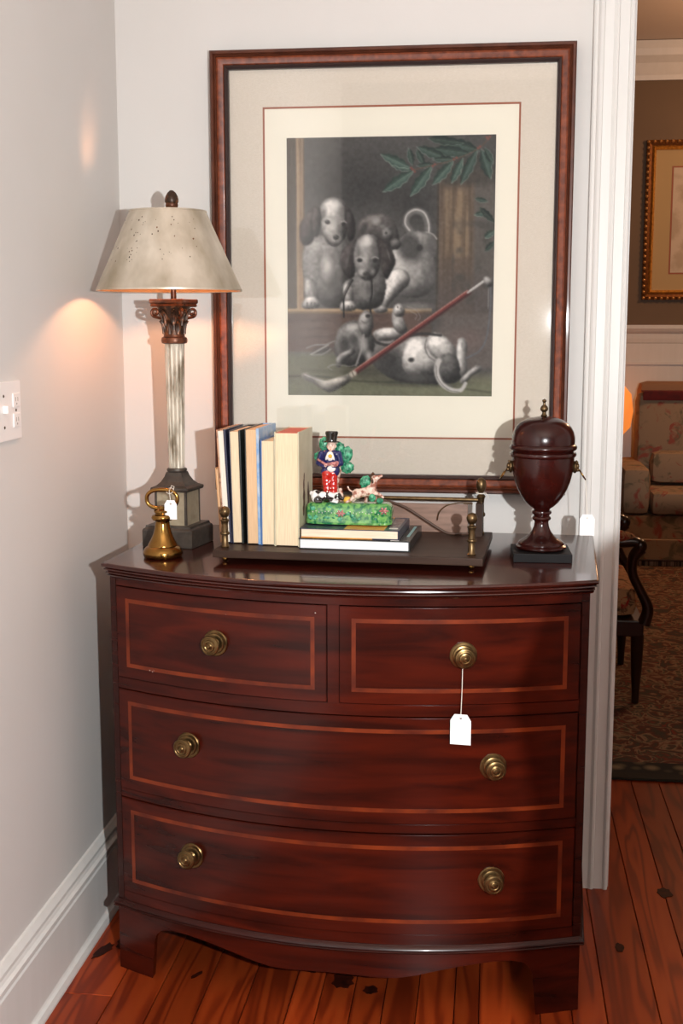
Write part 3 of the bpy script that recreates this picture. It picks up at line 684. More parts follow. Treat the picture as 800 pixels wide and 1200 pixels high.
    form([(222, 560), (244, 548), (258, 580), (258, 630), (240, 646), (224, 630), (218, 596)], 186, 5, .9, .45); form([(206, 646), (220, 628), (252, 626), (270, 648), (262, 664), (214, 666)], 190, 4, .9, .4)
    for x in (224, 240, 254): line([(x, 646), (x-2, 664)], 3, 72, .8)
    form([(252, 400), (272, 388), (276, 430), (268, 480), (262, 530), (240, 540), (218, 510), (204, 464), (222, 424)], 72, 5, .9, .35, warm=(1, .9, .87)); e(236, 470, 8, 34, 112, .6, .8, 14)
    h = form([(262, 430), (276, 388), (310, 370), (344, 378), (362, 412), (366, 470), (352, 520), (326, 548), (296, 544), (272, 516), (260, 470)], 138, 8, .95, .45)
    e(312, 392, 24, 34, 220, .9, .8, -4, h); e(280, 440, 20, 40, 90, .7, .8, 0, h); e(348, 440, 16, 40, 96, .7, .8, 0, h); e(308, 460, 14, 40, 180, .6, .9, 0, h); e(292, 516, 22, 22, 186, .85, .7, 0, h); e(334, 514, 16, 20, 186, .6, .9, 0, h)
    form([(352, 392), (386, 404), (412, 440), (422, 480), (404, 520), (390, 544), (372, 520), (364, 470), (356, 430)], 60, 5, 1.0, .35, warm=(1, .88, .84)); e(396, 450, 6, 34, 104, .7, .8, -16)
    e(284, 470, 14, 10, 38, 1, .55); e(344, 472, 13, 10, 38, 1, .55); line([(268, 462), (284, 456), (300, 464)], 3, 176, .6); line([(330, 462), (344, 457), (358, 464)], 3, 180, .6); e(308, 522, 15, 12, 58, 1, .5); e(304, 517, 5, 3, 140, .7, .8); line([(308, 532), (308, 546)], 3, 70, .8)
    line([(256, 546), (238, 580), (222, 620), (222, 690)], 4.5, 34); line([(252, 540), (230, 580), (212, 620)], 3, 52, .8); line([(330, 542), (332, 600), (324, 640), (330, 690)], 5, 36); line([(338, 560), (336, 620)], 2, 120, .6)
    # ---- pup lying on its back
    bb = form([(330, 790), (400, 770), (470, 764), (560, 770), (640, 800), (690, 850), (690, 920), (640, 950), (540, 950), (430, 940), (360, 900), (320, 850)], 110, 14, .9, .4)
    e(400, 860, 80, 70, 48, .92, .7, 20, bb); form([(464, 800), (500, 768), (556, 776), (600, 830), (606, 890), (560, 918), (490, 922), (452, 880)], 196, 9, .9, .4); e(486, 858, 17, 13, 44, 1, .6); e(500, 930, 90, 26, 76, .8, .8, 4, bb); e(540, 800, 14, 40, 130, .6, .8, -10)
    form([(544, 780), (566, 754), (604, 758), (640, 790), (664, 830), (660, 870), (620, 872), (580, 850), (552, 820)], 206, 8, 1.0, .45); line([(546, 776), (540, 810), (556, 846), (590, 866)], 4, 100, .7)
    form([(664, 790), (672, 772), (690, 772), (702, 800), (700, 850), (704, 900), (690, 930), (668, 900), (660, 840)], 196, 5, 1.0, .45); e(684, 800, 8, 18, 130, .8, .7); form([(680, 930), (710, 900), (738, 880), (758, 882), (752, 902), (724, 918), (700, 946), (680, 950)], 188, 4, 1.0, .45)
    for q in ((742, 884), (752, 892)): e(q[0], q[1], 3, 3, 80, .8, .8)
    form([(600, 850), (630, 832), (664, 850), (676, 900), (660, 944), (620, 940), (592, 900)], 84, 7, .9, .3); e(640, 880, 20, 30, 104, .5, .8)
    line([(594, 862), (586, 900), (602, 946), (640, 974), (680, 976), (698, 950)], 16, 186, 1, 10); line([(604, 870), (598, 906), (616, 944), (650, 964)], 4, 90, .7); line([(584, 880), (590, 930), (630, 974), (676, 984)], 3, 90, .6)
    form([(340, 748), (380, 732), (430, 732), (464, 748), (462, 770), (420, 780), (370, 784), (344, 774)], 196, 6, 1.0, .45); form([(412, 672), (426, 660), (446, 664), (452, 690), (466, 724), (470, 748), (440, 756), (416, 730), (410, 700)], 182, 6, 1.0, .45)
    form([(414, 660), (424, 642), (444, 640), (458, 654), (456, 682), (436, 690), (418, 682)], 186, 4, 1.0, .45); e(432, 652, 5, 7, 92, .9, .6); e(446, 658, 5, 7, 96, .9, .6); e(436, 672, 8, 6, 120, .8, .6)
    line([(334, 770), (352, 790), (400, 800), (440, 776), (520, 756), (600, 762)], 8, 44, .9)
    hd = form([(186, 790), (200, 740), (238, 708), (280, 706), (316, 730), (340, 780), (336, 830), (300, 870), (250, 888), (204, 860), (184, 830)], 118, 10, 1.0, .45)
    e(222, 800, 40, 60, 60, .9, .7, 10, hd); e(256, 730, 36, 18, 196, .9, .8, -14, hd); e(262, 780, 22, 36, 66, .9, .7, -16, hd); e(300, 800, 24, 50, 176, .8, .8, -10, hd); e(320, 842, 20, 30, 190, .8, .8, 10)
    form([(276, 716), (290, 676), (314, 664), (334, 690), (336, 730), (318, 770), (296, 760)], 140, 5, 1.0, .45); e(316, 686, 13, 10, 44, 1, .5); line([(290, 704), (306, 714), (322, 706)], 3, 80, .6)
    line([(300, 760), (290, 820), (270, 880)], 6, 150, .8); form([(190, 860), (206, 834), (240, 820), (262, 800), (266, 830), (240, 850), (214, 880), (194, 890)], 140, 4, 1.0, .4); e(226, 862, 34, 26, 46, .6, .8)
    e(140, 822, 56, 20, 52, .8, .7, -8); line([(74, 812), (110, 800), (150, 798), (186, 784)], 4, 128, .8); line([(92, 838), (120, 822), (160, 800)], 5, 150, .85); line([(100, 840), (140, 836), (170, 816)], 4, 128, .8); line([(160, 888), (190, 878), (250, 884), (280, 870)], 3, 130, .7); line([(176, 900), (160, 888), (180, 876)], 3, 130, .7)
    # ---- riding crop
    line([(786, 560), (790, 640), (778, 760), (752, 820), (700, 850)], 5, (92, 96, 104), .8); line([(780, 580), (782, 660)], 2, (150, 154, 160), .6)
    line([(256, 918), (706, 596)], 12, (66, 24, 22)); line([(254, 912), (702, 592)], 8, (126, 48, 42)); line([(252, 907), (700, 588)], 2.6, (200, 140, 128), .8); line([(702, 596), (764, 552)], 6, (176, 170, 164)); line([(706, 590), (764, 548)], 2, (226, 220, 214), .8)
    form([(760, 540), (776, 534), (794, 552), (792, 572), (772, 572), (764, 556)], 150, 3, 1, .4); line([(262, 912), (230, 932)], 15, (182, 172, 154)); line([(252, 900), (262, 924)], 3, (92, 84, 72), .8); line([(238, 912), (248, 934)], 3, (92, 84, 72), .8)
    form([(240, 918), (250, 940), (206, 970), (166, 988), (140, 978), (100, 952), (60, 934), (54, 914), (74, 912), (110, 928), (150, 940), (190, 930)], 168, 6, 1.0, .4, warm=(1, .95, .88)); line([(66, 918), (110, 936), (150, 948)], 3, 206, .5)
    line([(470, 650), (500, 660), (520, 690), (510, 704)], 2.5, 150, .5); line([(480, 668), (506, 682), (500, 700)], 2.5, 150, .5)
    # ---- laurel spray
    def leaf(x0, y0, x1, y1, w, t=1.0):
        L = math.hypot(x1-x0, y1-y0); ux, uy = (x1-x0)/L, (y1-y0)/L; A = ((X-x0)*ux+(Y-y0)*uy)/L; d = -(X-x0)*uy+(Y-y0)*ux; wd = w*np.sin(np.clip(A, 0, 1)*PI)**.8*(1+.12*np.sin(A*26)); ok = (A > 0) & (A < 1)
        mix(np.clip((wd-np.abs(d))/3, 0, 1)*ok, (38*t, 58*t, 50*t)); mix(np.clip((wd*.9-np.abs(d+wd*.25))/(wd*.9+1), 0, 1)*ok*.75, (92*t, 118*t, 104*t)); mix(np.clip(1-np.abs(np.abs(d)-wd*.9)/2.5, 0, 1)*ok*(d < 0)*.7, (150*t, 168*t, 152*t)); mix(np.clip(1-np.abs(d)/2, 0, 1)*ok*.5, (130*t, 146*t, 128*t))
    for q in ((740, 60, 600, 20, 24, .8), (700, 70, 560, 50, 24, .8), (680, 30, 540, 10, 18, .7), (620, 90, 500, 40, 20, .85), (480, 130, 392, 92, 18, .9), (478, 120, 362, 66, 20, 1), (486, 112, 470, 44, 14, .8), (530, 110, 500, 50, 14, .8), (570, 108, 500, 112, 12, .8), (490, 130, 370, 210, 22, 1), (560, 112, 476, 228, 22, 1),
              (640, 96, 560, 186, 20, 1), (676, 86, 632, 182, 17, 1), (728, 56, 668, 186, 20, .9), (744, 54, 782, 168, 22, .9), (756, 48, 790, 110, 14, .8), (650, 90, 560, 90, 14, .8), (774, 250, 722, 238, 10, .8), (782, 290, 720, 300, 12, .9), (800, 330, 740, 270, 14, .6), (800, 360, 762, 388, 14, 1), (800, 400, 764, 440, 12, .7)): leaf(*q)
    line([(486, 128), (560, 112), (640, 92), (730, 54), (776, 10)], 3, (96, 70, 54), .8)
    for q in ((486, 126), (494, 134), (480, 120), (562, 114), (570, 108), (642, 90), (652, 84), (732, 50), (740, 44), (770, 16), (776, 8), (764, 10)): e(q[0], q[1], 6, 6, (138, 64, 54), .9, .6)
    img[:] += ((N3-.5)*9)[..., None]+((noise(126, 156, 9)-.5)*9)[..., None]
    d = img.mean(-1, keepdims=True); img[:] = d+(img-d)*.78
    for c in range(3): img[..., c] = blur(img[..., c], .55)
    img[:] = np.clip((img-20)*.98+22, 12, 245)
    return img/255.0
img = paint(); Hg, Wd = img.shape[:2]
lin = np.where(img <= .04045, img/12.92, ((img+.055)/1.055)**2.4)
gx = np.linspace(PX0-ox, PX1-ox, Wd); gz = np.linspace(PZ1-oz, PZ0-oz, Hg)
XX, ZZ = np.meshgrid(gx, gz)
me = bpy.data.meshes.new('print'); verts = np.stack([XX, np.full_like(XX, yy(-.0153)), ZZ], -1).reshape(-1, 3)
idx = np.arange(Hg*Wd).reshape(Hg, Wd); q = np.stack([idx[:-1, :-1], idx[1:, :-1], idx[1:, 1:], idx[:-1, 1:]], -1).reshape(-1, 4)
me.vertices.add(len(verts)); me.vertices.foreach_set('co', verts.ravel()); me.loops.add(q.size); me.loops.foreach_set('vertex_index', q.ravel().astype(np.int32))
me.polygons.add(len(q)); me.polygons.foreach_set('loop_start', np.arange(0, q.size, 4, dtype=np.int32)); me.update(calc_edges=True)
at = me.color_attributes.new('ink', 'FLOAT_COLOR', 'POINT'); at.data.foreach_set('color', np.concatenate([lin.reshape(-1, 3), np.ones((Hg*Wd, 1))], 1).astype(np.float32).ravel())
me.materials.append(MATS['engraving_ink']); pr_o = bpy.data.objects.new('print', me); COL.objects.link(pr_o); pr_o.parent = pic
pr_o['label'] = 'sepia engraving of four puppies with a riding crop, holly at the top right'

# ------------------------------------------------------------------ table lamp
LX, LY = .2105, -.300
lampo = thing('table_lamp', 'tall column table lamp with a silver leaf cone shade on the chest', 'lamp', (LX, LY, CT), R(-10))
def L_(z): return z-CT
def sqsolid(levels, bevel=0):
    """levels: [(half, z)]"""
    bm = B(); rings = [[bm.verts.new((sx*h, sy*h, L_(z))) for sx, sy in ((-1, -1), (1, -1), (1, 1), (-1, 1))] for h, z in levels]
    for A, C in zip(rings, rings[1:]):
        for k in range(4): bm.faces.new((A[k], A[(k+1) % 4], C[(k+1) % 4], C[k]))
    bm.faces.new(rings[0][::-1]); bm.faces.new(rings[-1]); return bm
obj('plinth', sqsolid([(.060, CT+.0002), (.0615, CT+.002), (.0615, .964), (.060, .968), (.056, .971), (.055, .976)]), 'lamp_stone', lampo)
ped = obj('pedestal', sqsolid([(.039, .976), (.0385, .978), (.0375, 1.052)]), 'lamp_panel', lampo)
for k in range(4):   # raised dark corner stiles on the pedestal block
    bm = box(B(), -.0392, -.034, -.0392, -.034, L_(.9765), L_(1.0515)); o = obj('corner_strip', bm, 'lamp_stone', ped, rot=(0, 0, k*PI/2))
obj('cap', sqsolid([(.040, 1.052), (.0445, 1.0535), (.0465, 1.058), (.0455, 1.062), (.036, 1.066), (.028, 1.074), (.0215, 1.086), (.019, 1.094), (.0185, 1.0955)]), 'lamp_stone', lampo)
obj('neck_ring', lathe(B(), [(.019, L_(1.0953)), (.0225, L_(1.097)), (.0235, L_(1.100)), (.0225, L_(1.103)), (.019, L_(1.1045))], 32), 'lamp_stone', lampo, True)
# fluted, downward-tapering column
bm = B(); nf = 16; sub = 6; rings = []
for k in range(25):
    t = k/24; z = 1.1045+t*(1.387-1.1045); r = .0178+.0048*t; ring = []
    for i in range(nf*sub):
        a = 2*PI*i/(nf*sub); ph = (i % sub)/sub; fl = math.sin(ph*PI)**.8*.0022 if .02 < t < .985 else 0
        ring.append(bm.verts.new(((r-fl)*math.cos(a), (r-fl)*math.sin(a), L_(z))))
    rings.append(ring)
for A, C in zip(rings, rings[1:]):
    n = len(A)
    for i in range(n): bm.faces.new((A[i], A[(i+1) % n], C[(i+1) % n], C[i]))
bm.faces.new(rings[0][::-1]); bm.faces.new(rings[-1])
obj('column', bm, 'silver_column', lampo, True)
obj('collar', lathe(B(), [(.023, L_(1.387)), (.0285, L_(1.389)), (.030, L_(1.395)), (.0285, L_(1.401)), (.0245, L_(1.403)), (.0235, L_(1.408))], 32), 'bronze_copper', lampo, True)
cap_ = obj('capital', lathe(B(), [(.0225, L_(1.408)), (.0235, L_(1.425)), (.0255, L_(1.442)), (.0305, L_(1.458)), (.037, L_(1.468)), (.038, L_(1.471))], 32), 'bronze_dark', lampo, True)
# acanthus leaves in two tiers
bm = B()
for tier, (n, z0, h, r0, out) in enumerate(((8, 1.409, .030, .0235, .007), (8, 1.428, .036, .0245, .011))):
    for k in range(n):
        a = 2*PI*(k+.5*tier)/n; M = Matrix.Rotation(a, 4, 'Z')
        for s in (-1, 0, 1):
            pts = [(r0+out*(t**2)*1.0+(-.001 if s else .001)+ (0 if t < .95 else .002), s*.0042*math.sin(min(t*1.1, 1)*PI*.8), L_(z0+h*t*(1-.08*abs(s)))) for t in [q/6 for q in range(7)]]
            tube(bm, [M @ Vector(p) for p in pts], .0028, 6, radii=[.0034, .0036, .0034, .0032, .0028, .0024, .0026])
obj('acanthus_leaves', bm, 'bronze_dark', cap_, True)
for k in range(4):   # volutes at the four corners
    a = PI/4+k*PI/2; M = Matrix.Rotation(a, 4, 'Z'); pts = []
    for q in range(20):
        t = q/19; th = -PI/2+t*2.6*PI; rr = .0105*(1-t*.75); pts.append(M @ Vector((.044+rr*math.cos(th), 0, L_(1.4575)+rr*math.sin(th))))
    obj('volute', tube(B(), [M @ Vector((.030, 0, L_(1.444)))]+pts, .0034, 8), 'bronze_copper', cap_, True)
# abacus with concave sides
P = []
for k in range(4):
    a0 = PI/4+k*PI/2; c0 = Vector((math.cos(a0), math.sin(a0), 0))*.0615; c1 = Vector((math.cos(a0+PI/2), math.sin(a0+PI/2), 0))*.0615; mid = (c0+c1)/2; nn = mid.normalized()
    for q in range(9):
        t = .04+.92*q/8; p = c0*(1-t)+c1*t-nn*.011*math.sin(t*PI); P.append((p.x, p.y, p.x/p.length, p.y/p.length))
obj('abacus', outline_solid(B(), P, [(-.006, L_(1.4695)), (-.002, L_(1.472)), (-.004, L_(1.476)), (0, L_(1.479)), (0, L_(1.4855)), (-.002, L_(1.487))]), 'bronze_copper', cap_, True)
obj('stem', tube(B(), [(0, 0, L_(1.4865)), (0, 0, L_(1.535))], .0065, 12), 'bronze_copper', lampo, True)
obj('socket', lathe(B(), [(.012, L_(1.535)), (.016, L_(1.540)), (.016, L_(1.562)), (.012, L_(1.566))], 20), 'dull_brass', lampo, True)
bulb = obj('bulb', lathe(B(), [(.0, L_(1.565)), (.010, L_(1.566)), (.011, L_(1.570)), (.017, L_(1.580)), (.019, L_(1.590)), (.017, L_(1.600)), (.010, L_(1.608)), (0, L_(1.611))], 20), 'bulb_glass', lampo, True)
hp = [(.0, .0, 1.56)]
bm = B(); tube(bm, smoothpts([(.014, 0, L_(1.551)), (.034, 0, L_(1.575)), (.040, 0, L_(1.62)), (.024, 0, L_(1.668)), (0, 0, L_(1.681))], 5), .0016, 6)
tube(bm, smoothpts([(-.014, 0, L_(1.551)), (-.034, 0, L_(1.575)), (-.040, 0, L_(1.62)), (-.024, 0, L_(1.668)), (0, 0, L_(1.681))], 5), .0016, 6)
obj('harp', bm, 'dull_brass', lampo, True)
SZ0, SZ1, SR0, SR1 = 1.506, 1.681, .1625, .0865
SXo = -.010
bm = B(); n = 72; rg = []
for r, z in ((SR0-.0012, SZ0), (SR0+.0012, SZ0-.001), (SR0+.0014, SZ0+.003), (SR0, SZ0+.004), (SR1, SZ1-.003), (SR1+.0008, SZ1-.001), (SR1, SZ1+.001), (SR1-.0022, SZ1)):
    rg.append([bm.verts.new((r*math.cos(2*PI*i/n), r*math.sin(2*PI*i/n), L_(z))) for i in range(n)])
for A, C in zip(rg, rg[1:]):
    for i in range(n): bm.faces.new((A[i], A[(i+1) % n], C[(i+1) % n], C[i]))
shade = obj('shade', bm, 'silver_leaf', lampo, True, loc=(SXo, 0, 0))
bm = B(); rg = [[bm.verts.new((r*math.cos(2*PI*i/n), r*math.sin(2*PI*i/n), L_(z))) for i in range(n)] for r, z in ((SR0-.0012, SZ0), (SR1-.0022, SZ1))]
for i in range(n): bm.faces.new((rg[0][i], rg[0][(i+1) % n], rg[1][(i+1) % n], rg[1][i]))
obj('shade_lining', bm, 'shade_lining', shade, True)
# closed top of the shade; a narrow gap added to light the left wall
bm = B(); n = 60
for k in range(n):
    a0, a1 = 2*PI*k/n, 2*PI*(k+1)/n; ang = (math.degrees((a0+a1)/2)-170+180) % 360-180
    r_out = .052 if abs(ang) < 13 else SR1-.0026
    poly = [(.003*math.cos(a0), .003*math.sin(a0)), (r_out*math.cos(a0), r_out*math.sin(a0)), (r_out*math.cos(a1), r_out*math.sin(a1)), (.003*math.cos(a1), .003*math.sin(a1))]
    prism(bm, poly, .0012, Matrix.Translation((0, 0, L_(1.678))))
obj('shade_top', bm, 'silver_leaf', shade)
# dark speckles worn in the silver leaf
bm = B(); rr = random.Random(9)
for k in range(90):
    t = rr.random()**1.3; a = R(-90+rr.uniform(-62, 62)) if k > 24 else R(-100+rr.uniform(-5, 6)); z = SZ0+.006+t*.155; r = SR0+(SR1-SR0)*(z-SZ0)/(SZ1-SZ0)+.0008
    s = rr.uniform(.0007, .0019)
    c = Vector((r*math.cos(a), r*math.sin(a), L_(z))); ex = Vector((-math.sin(a), math.cos(a), 0)); ez = Vector((-.37*math.cos(a), -.37*math.sin(a), .93))
    bm.faces.new([bm.verts.new(c+ex*s*math.cos(q*PI/3)*rr.uniform(.6, 1.2)+ez*s*math.sin(q*PI/3)*rr.uniform(.7, 1.6)) for q in range(6)])
o = obj('worn_spots', bm, 'bronze_dark', shade); o['kind'] = 'stuff'
obj('finial', lathe(B(), [(.004, L_(1.680)), (.006, L_(1.683)), (.0095, L_(1.684)), (.011, L_(1.687)), (.0135, L_(1.690)), (.0145, L_(1.694)), (.0135, L_(1.698))], 20), 'bronze_copper', lampo, True)
bm = lathe(B(), [(.0135, L_(1.6978)), (.0155, L_(1.702)), (.0155, L_(1.707)), (.0135, L_(1.714)), (.0095, L_(1.721)), (.004, L_(1.726)), (0, L_(1.727))], 20)
o = obj('finial_tip', bm, 'bronze_dark', lampo, True)

# ------------------------------------------------------------------ brass weight with ring
WX, WY = .220, -.470
wt = thing('brass_weight', 'polished brass bell weight with a ring handle on the left of the chest', 'weight', (WX, WY, CT), 0)
obj('body', lathe(B(), [(.038, 0.0003), (.041, .002), (.0435, .007), (.0435, .013), (.041, .019), (.037, .0235), (.0325, .026), (.0325, .029), (.031, .031), (.026, .040), (.0212, .051), (.0175, .064), (.0158, .074), (.0150, .079), (.0160, .081),
                          (.0215, .083), (.0240, .087), (.0240, .090), (.0215, .094), (.0160, .096), (.0150, .098), (.0185, .100), (.0185, .104), (.0135, .106), (.0105, .108), (.0105, .114), (0, .1145)], 48), 'polished_brass', wt, True)
pts = []
for k in range(40):
    a = 2*PI*k/40; c, s = math.cos(a), math.sin(a); pts.append((math.copysign(abs(c)**.8, c)*.0335, 0, .1285+math.copysign(abs(s)**.85, s)*.0205))
obj('ring', tube(B(), pts, .0044, 12, closed=True), 'polished_brass', wt, True, rot=(0, 0, R(4)))
price_tag('small white price tag tied to the ring of the brass weight', (WX+.018, WY-.0065, CT+.147), (WX+.022, WY-.012, CT+.118), w=.027, h=.042, rz=R(0),
          loop=[(.0075*math.cos(a), .0065+.0065*math.sin(a)*1.0-.0, .0055*math.sin(a)) for a in [k*2*PI/14-PI/2 for k in range(15)]], extra=[(WX+.018, WY-.0065, CT+.147), (WX+.025, WY-.012, CT+.160), (WX+.031, WY-.013, CT+.158), (WX+.029, WY-.013, CT+.150)]).name

# ------------------------------------------------------------------ gallery tray with brass posts
TU0, TU1, TV0, TV1, TZ = .240, .812, .030, .368, .957
tray = thing('gallery_tray', 'dark wood book tray with turned brass corner posts and rear rail', 'tray', cw(0, 0, 0), R(-3.19))
bm = box(B(), TU0, TU1, TV0, TV1, TZ-.0165, TZ, .0025); obj('board', bm, 'tray_wood', tray)
def post(u, v, h, nm='post', z0=TZ):
    k = h
    pr = [(.0085, 0), (.0095, .003), (.0072, .006), (.0068, .3*k), (.0098, .32*k), (.0105, .345*k), (.0098, .37*k), (.0075, .385*k), (.0070, .55*k), (.0082, .63*k), (.0100, .655*k), (.0100, .675*k), (.0060, .70*k), (.0050, .73*k), (.0085, .76*k), (.0110, .82*k), (.0118, .875*k), (.0105, .93*k), (.0070, .975*k), (0, k)]
    return obj(nm, lathe(B(), pr, 24, Matrix.Translation((u, v, z0))), 'dull_brass', tray, True)
PU0, PU1, PVF, PVB = .2585, .786, .064, .338
post(PU0, PVF, .090); post(PU1, PVF, .090); post(PU0, PVB, .130); post(PU1, PVB, .130)
for u, v in ((PU0, PVF), (PU1, PVF), (PU0, PVB), (PU1, PVB)):
    obj('foot', lathe(B(), [(.002, .0004), (.0048, .0025), (.0066, .007), (.0055, .0115), (.004, .0137)], 20, Matrix.Translation((u, v, CT))), 'polished_brass', tray, True)
obj('rail', tube(B(), [(PU0+.006, PVB, TZ+.078), (PU1-.006, PVB, TZ+.078)], .0048, 12), 'dull_brass', tray, True)
obj('back_panel', box(B(), PU0+.009, PU1-.030, PVB+.006, PVB+.012, TZ, TZ+.066, .001), 'panel_wood', tray)
bm = prism(B(), [(-.003, 0), (.012, 0), (.012, .074), (-.003, .074)], .05, Matrix(((1, 0, 0, PU1-.006), (0, 0, 1, PVB-.040), (0, 1, 0, TZ), (0, 0, 0, 1))))
obj('end_block', bm, 'tray_wood', tray)
# thin brass wire stay curving at the back right
obj('wire_stay', tube(B(), smoothpts([(.688, PVB-.010, TZ+.030), (.692, PVB-.010, TZ+.048), (.708, PVB-.010, TZ+.064), (.735, PVB-.010, TZ+.071), (.768, PVB-.010, TZ+.070)], 5), .0014, 6), 'dull_brass', tray, True)
# lamp cord lying behind the books
pts = [(.530, .318, TZ+.075), (.565, .320, TZ+.074), (.610, .316, TZ+.062), (.650, .312, TZ+.040), (.690, .308, TZ+.016), (.715, .305, TZ+.0045), (.745, .306, TZ+.004), (.765, .312, TZ+.004)]
tag(obj('power_cord', tube(B(), [cw(*p) for p in smoothpts(pts, 6)], .0033, 8), 'cord_brown', None, True), 'brown cord draped from the brass rail down onto the tray', 'cord')
# string of a tag looped round the rear post
pz = cw(PU1, PVB, TZ+.094)
st = [(pz.x+.0108*math.cos(a), pz.y+.0108*math.sin(a), pz.z) for a in [k*2*PI/20 for k in range(20)]]
bm = tube(B(), st, .0012, 6, closed=True); tube(bm, smoothpts([(pz.x+.0105, pz.y-.002, pz.z), (pz.x+.016, pz.y-.004, pz.z-.006), (pz.x+.017, pz.y-.002, pz.z-.012)], 4), .0009, 6)
tag(obj('tag_string', bm, 'string', None, True), 'white string looped around the rear right brass post of the tray', 'string')

# ------------------------------------------------------------------ books standing on the tray
def book(label, u0, u1, v0, v1, h, pages, cl, cr, spine, lean=0, ct=.0022, inset=.003, edge=None, name='book', topcol=None, cth=None):
    """book standing upright, fore-edge to the front (v0), spine at the back (v1)"""
    b = thing(name, label, 'book', cw(u1, v0, TZ+.0006+(u1-u0)*math.sin(lean)), R(-3.19), 'books standing on the tray')
    w = u1-u0; d = v1-v0; ctl, ctr = (ct, ct) if cth is None else cth
    Mx = Matrix.Rotation(-lean, 4, 'Y')
    bm = box(B(), -w+ctl, -ctr, inset, d-.0015, .002, h-.003, M=Mx); pg = obj('pages', bm, pages, b)
    obj('cover', box(B(), -w, -w+ctl, 0, d, 0, h, .0006, M=Mx), cl, b); obj('cover', box(B(), -ctr, 0, 0, d, 0, h, .0006, M=Mx), cr, b)
    obj('spine', box(B(), -w, 0, d, d+.003, 0, h, .0008, M=Mx), spine, b)
    return b
book('thin tan booklet at the far left of the standing books', .2330, .2395, .118, .26, .165, 'pages_tan', 'cover_tan2', 'cover_tan2', 'cover_tan2', lean=R(3.4), ct=.0014)
book('standing book with white page edges and tan marbled jacket, leaning left', .2410, .2610, .112, .268, .248, 'pages_white', 'cover_tan', 'cover_navy', 'cover_tan', lean=R(2.9), cth=(.003, .0045))
book('standing book with cream pages between navy and dark green boards', .2622, .2870, .112, .27, .247, 'pages_cream', 'cover_navy', 'cover_dark', 'cover_dark', lean=R(1.3), cth=(.002, .004))
book('standing book with tan pages and a light blue jacket', .2962, .3275, .106, .265, .252, 'pages_tan', 'cover_dark', 'cover_blue', 'cover_blue', lean=R(.7), cth=(.002, .0062))
book('shorter standing book with cream pages and blue board', .3295, .3595, .100, .235, .229, 'pages_cream', 'cover_blue2', 'cover_cream', 'cover_blue2', lean=0, cth=(.0022, .002))
bk5 = book('thick standing book in a cream jacket, rightmost of the upright row', .3612, .4150, .094, .235, .247, 'pages_cream', 'cover_cream', 'cover_cream', 'cover_cream', lean=0, cth=(.0025, .003))
# printed ornament on the jacket and red stained top edge
obj('top_stain', box(B(), -.0538+.004, -.0034, .0045, .139, .2441, .2449), 'cover_red', bk5)
bm = B()
for k, (yy_, zz_, ry, rz_) in enumerate(((.048, .125, .006, .018), (.05, .10, .010, .02), (.046, .075, .008, .014), (.095, .10, .008, .03), (.052, .145, .004, .010))):
    prism(bm, [(ry*math.cos(a)*(1+.2*math.sin(5*a)), rz_*math.sin(a)) for a in [q*2*PI/24 for q in range(24)]], .0004, Matrix(((0, 0, 1, .0001), (1, 0, 0, yy_), (0, 1, 0, zz_), (0, 0, 0, 1))))
obj('jacket_print', bm, 'ink_brown', bk5)

# flat books under the figurine
def flat_book(label, u0, u1, v0, v1, z0, z1, pages, top, bottom, spine, rot=0, ct=.002):
    c = cw((u0+u1)/2, (v0+v1)/2, z0); b = thing('book', label, 'book', c, R(-3.19)+rot, 'books lying flat on the tray'); w = (u1-u0)/2; d = (v1-v0)/2; h = z1-z0
    obj('pages', box(B(), -w+.003, w-.0015, -d+.0025, d-.002, ct, h-ct), pages, b)
    obj('cover', box(B(), -w, w, -d, d, 0, ct, .0005), bottom, b); tp = obj('cover', box(B(), -w, w, -d, d, h-ct, h, .0005), top, b)
    obj('spine', box(B(), w, w+.002, -d, d, 0, h, .0005), spine, b)
    return b, tp, w, d, h
f1, tp, w, d, h = flat_book('large flat book with white pages and black cover, bottom of the pile', .4175, .654, .074, .292, TZ+.0004, TZ+.0230, 'pages_flat', 'cover_black', 'cover_black', 'cover_black', 0, .0022)
obj('cover_label', box(B(), w-.040, w-.022, -d+.004, -d+.016, h, h+.0003), 'ink_white', f1); obj('cover_band', box(B(), w-.012, w-.006, -d+.06, d-.02, h, h+.0003), 'ink_teal', f1)
f2, tp, w, d, h = flat_book('smaller flat book in orange and navy jacket on top of the black book', .4185, .6300, .082, .262, TZ+.0236, TZ+.0440, 'pages_flat_cream', 'cover_navy', 'cover_navy', 'cover_navy', 0, .0020)
obj('jacket_orange', box(B(), -w+.095, w-.030, -d+.0003, d-.002, h, h+.0003), 'cover_orange', f2)
obj('jacket_orange', box(B(), -w+.003, w-.055, -d-.0003, -d+.0002, .0001, .0022), 'cover_orange', f2)
obj('jacket_picture', box(B(), w-.025, w-.004, -d+.045, d-.02, h, h+.0003), 'cover_print', f2); obj('jacket_picture', box(B(), w-.022, w-.004, -d+.02, -d+.034, h, h+.0003), 'ink_white', f2)

# ------------------------------------------------------------------ pottery figurine
FZ = TZ+.0447
fig = thing('figurine', 'glazed pottery figurine of a huntsman with dogs on a green base', 'figurine', cw(.5135, .160, FZ), R(-3.19))
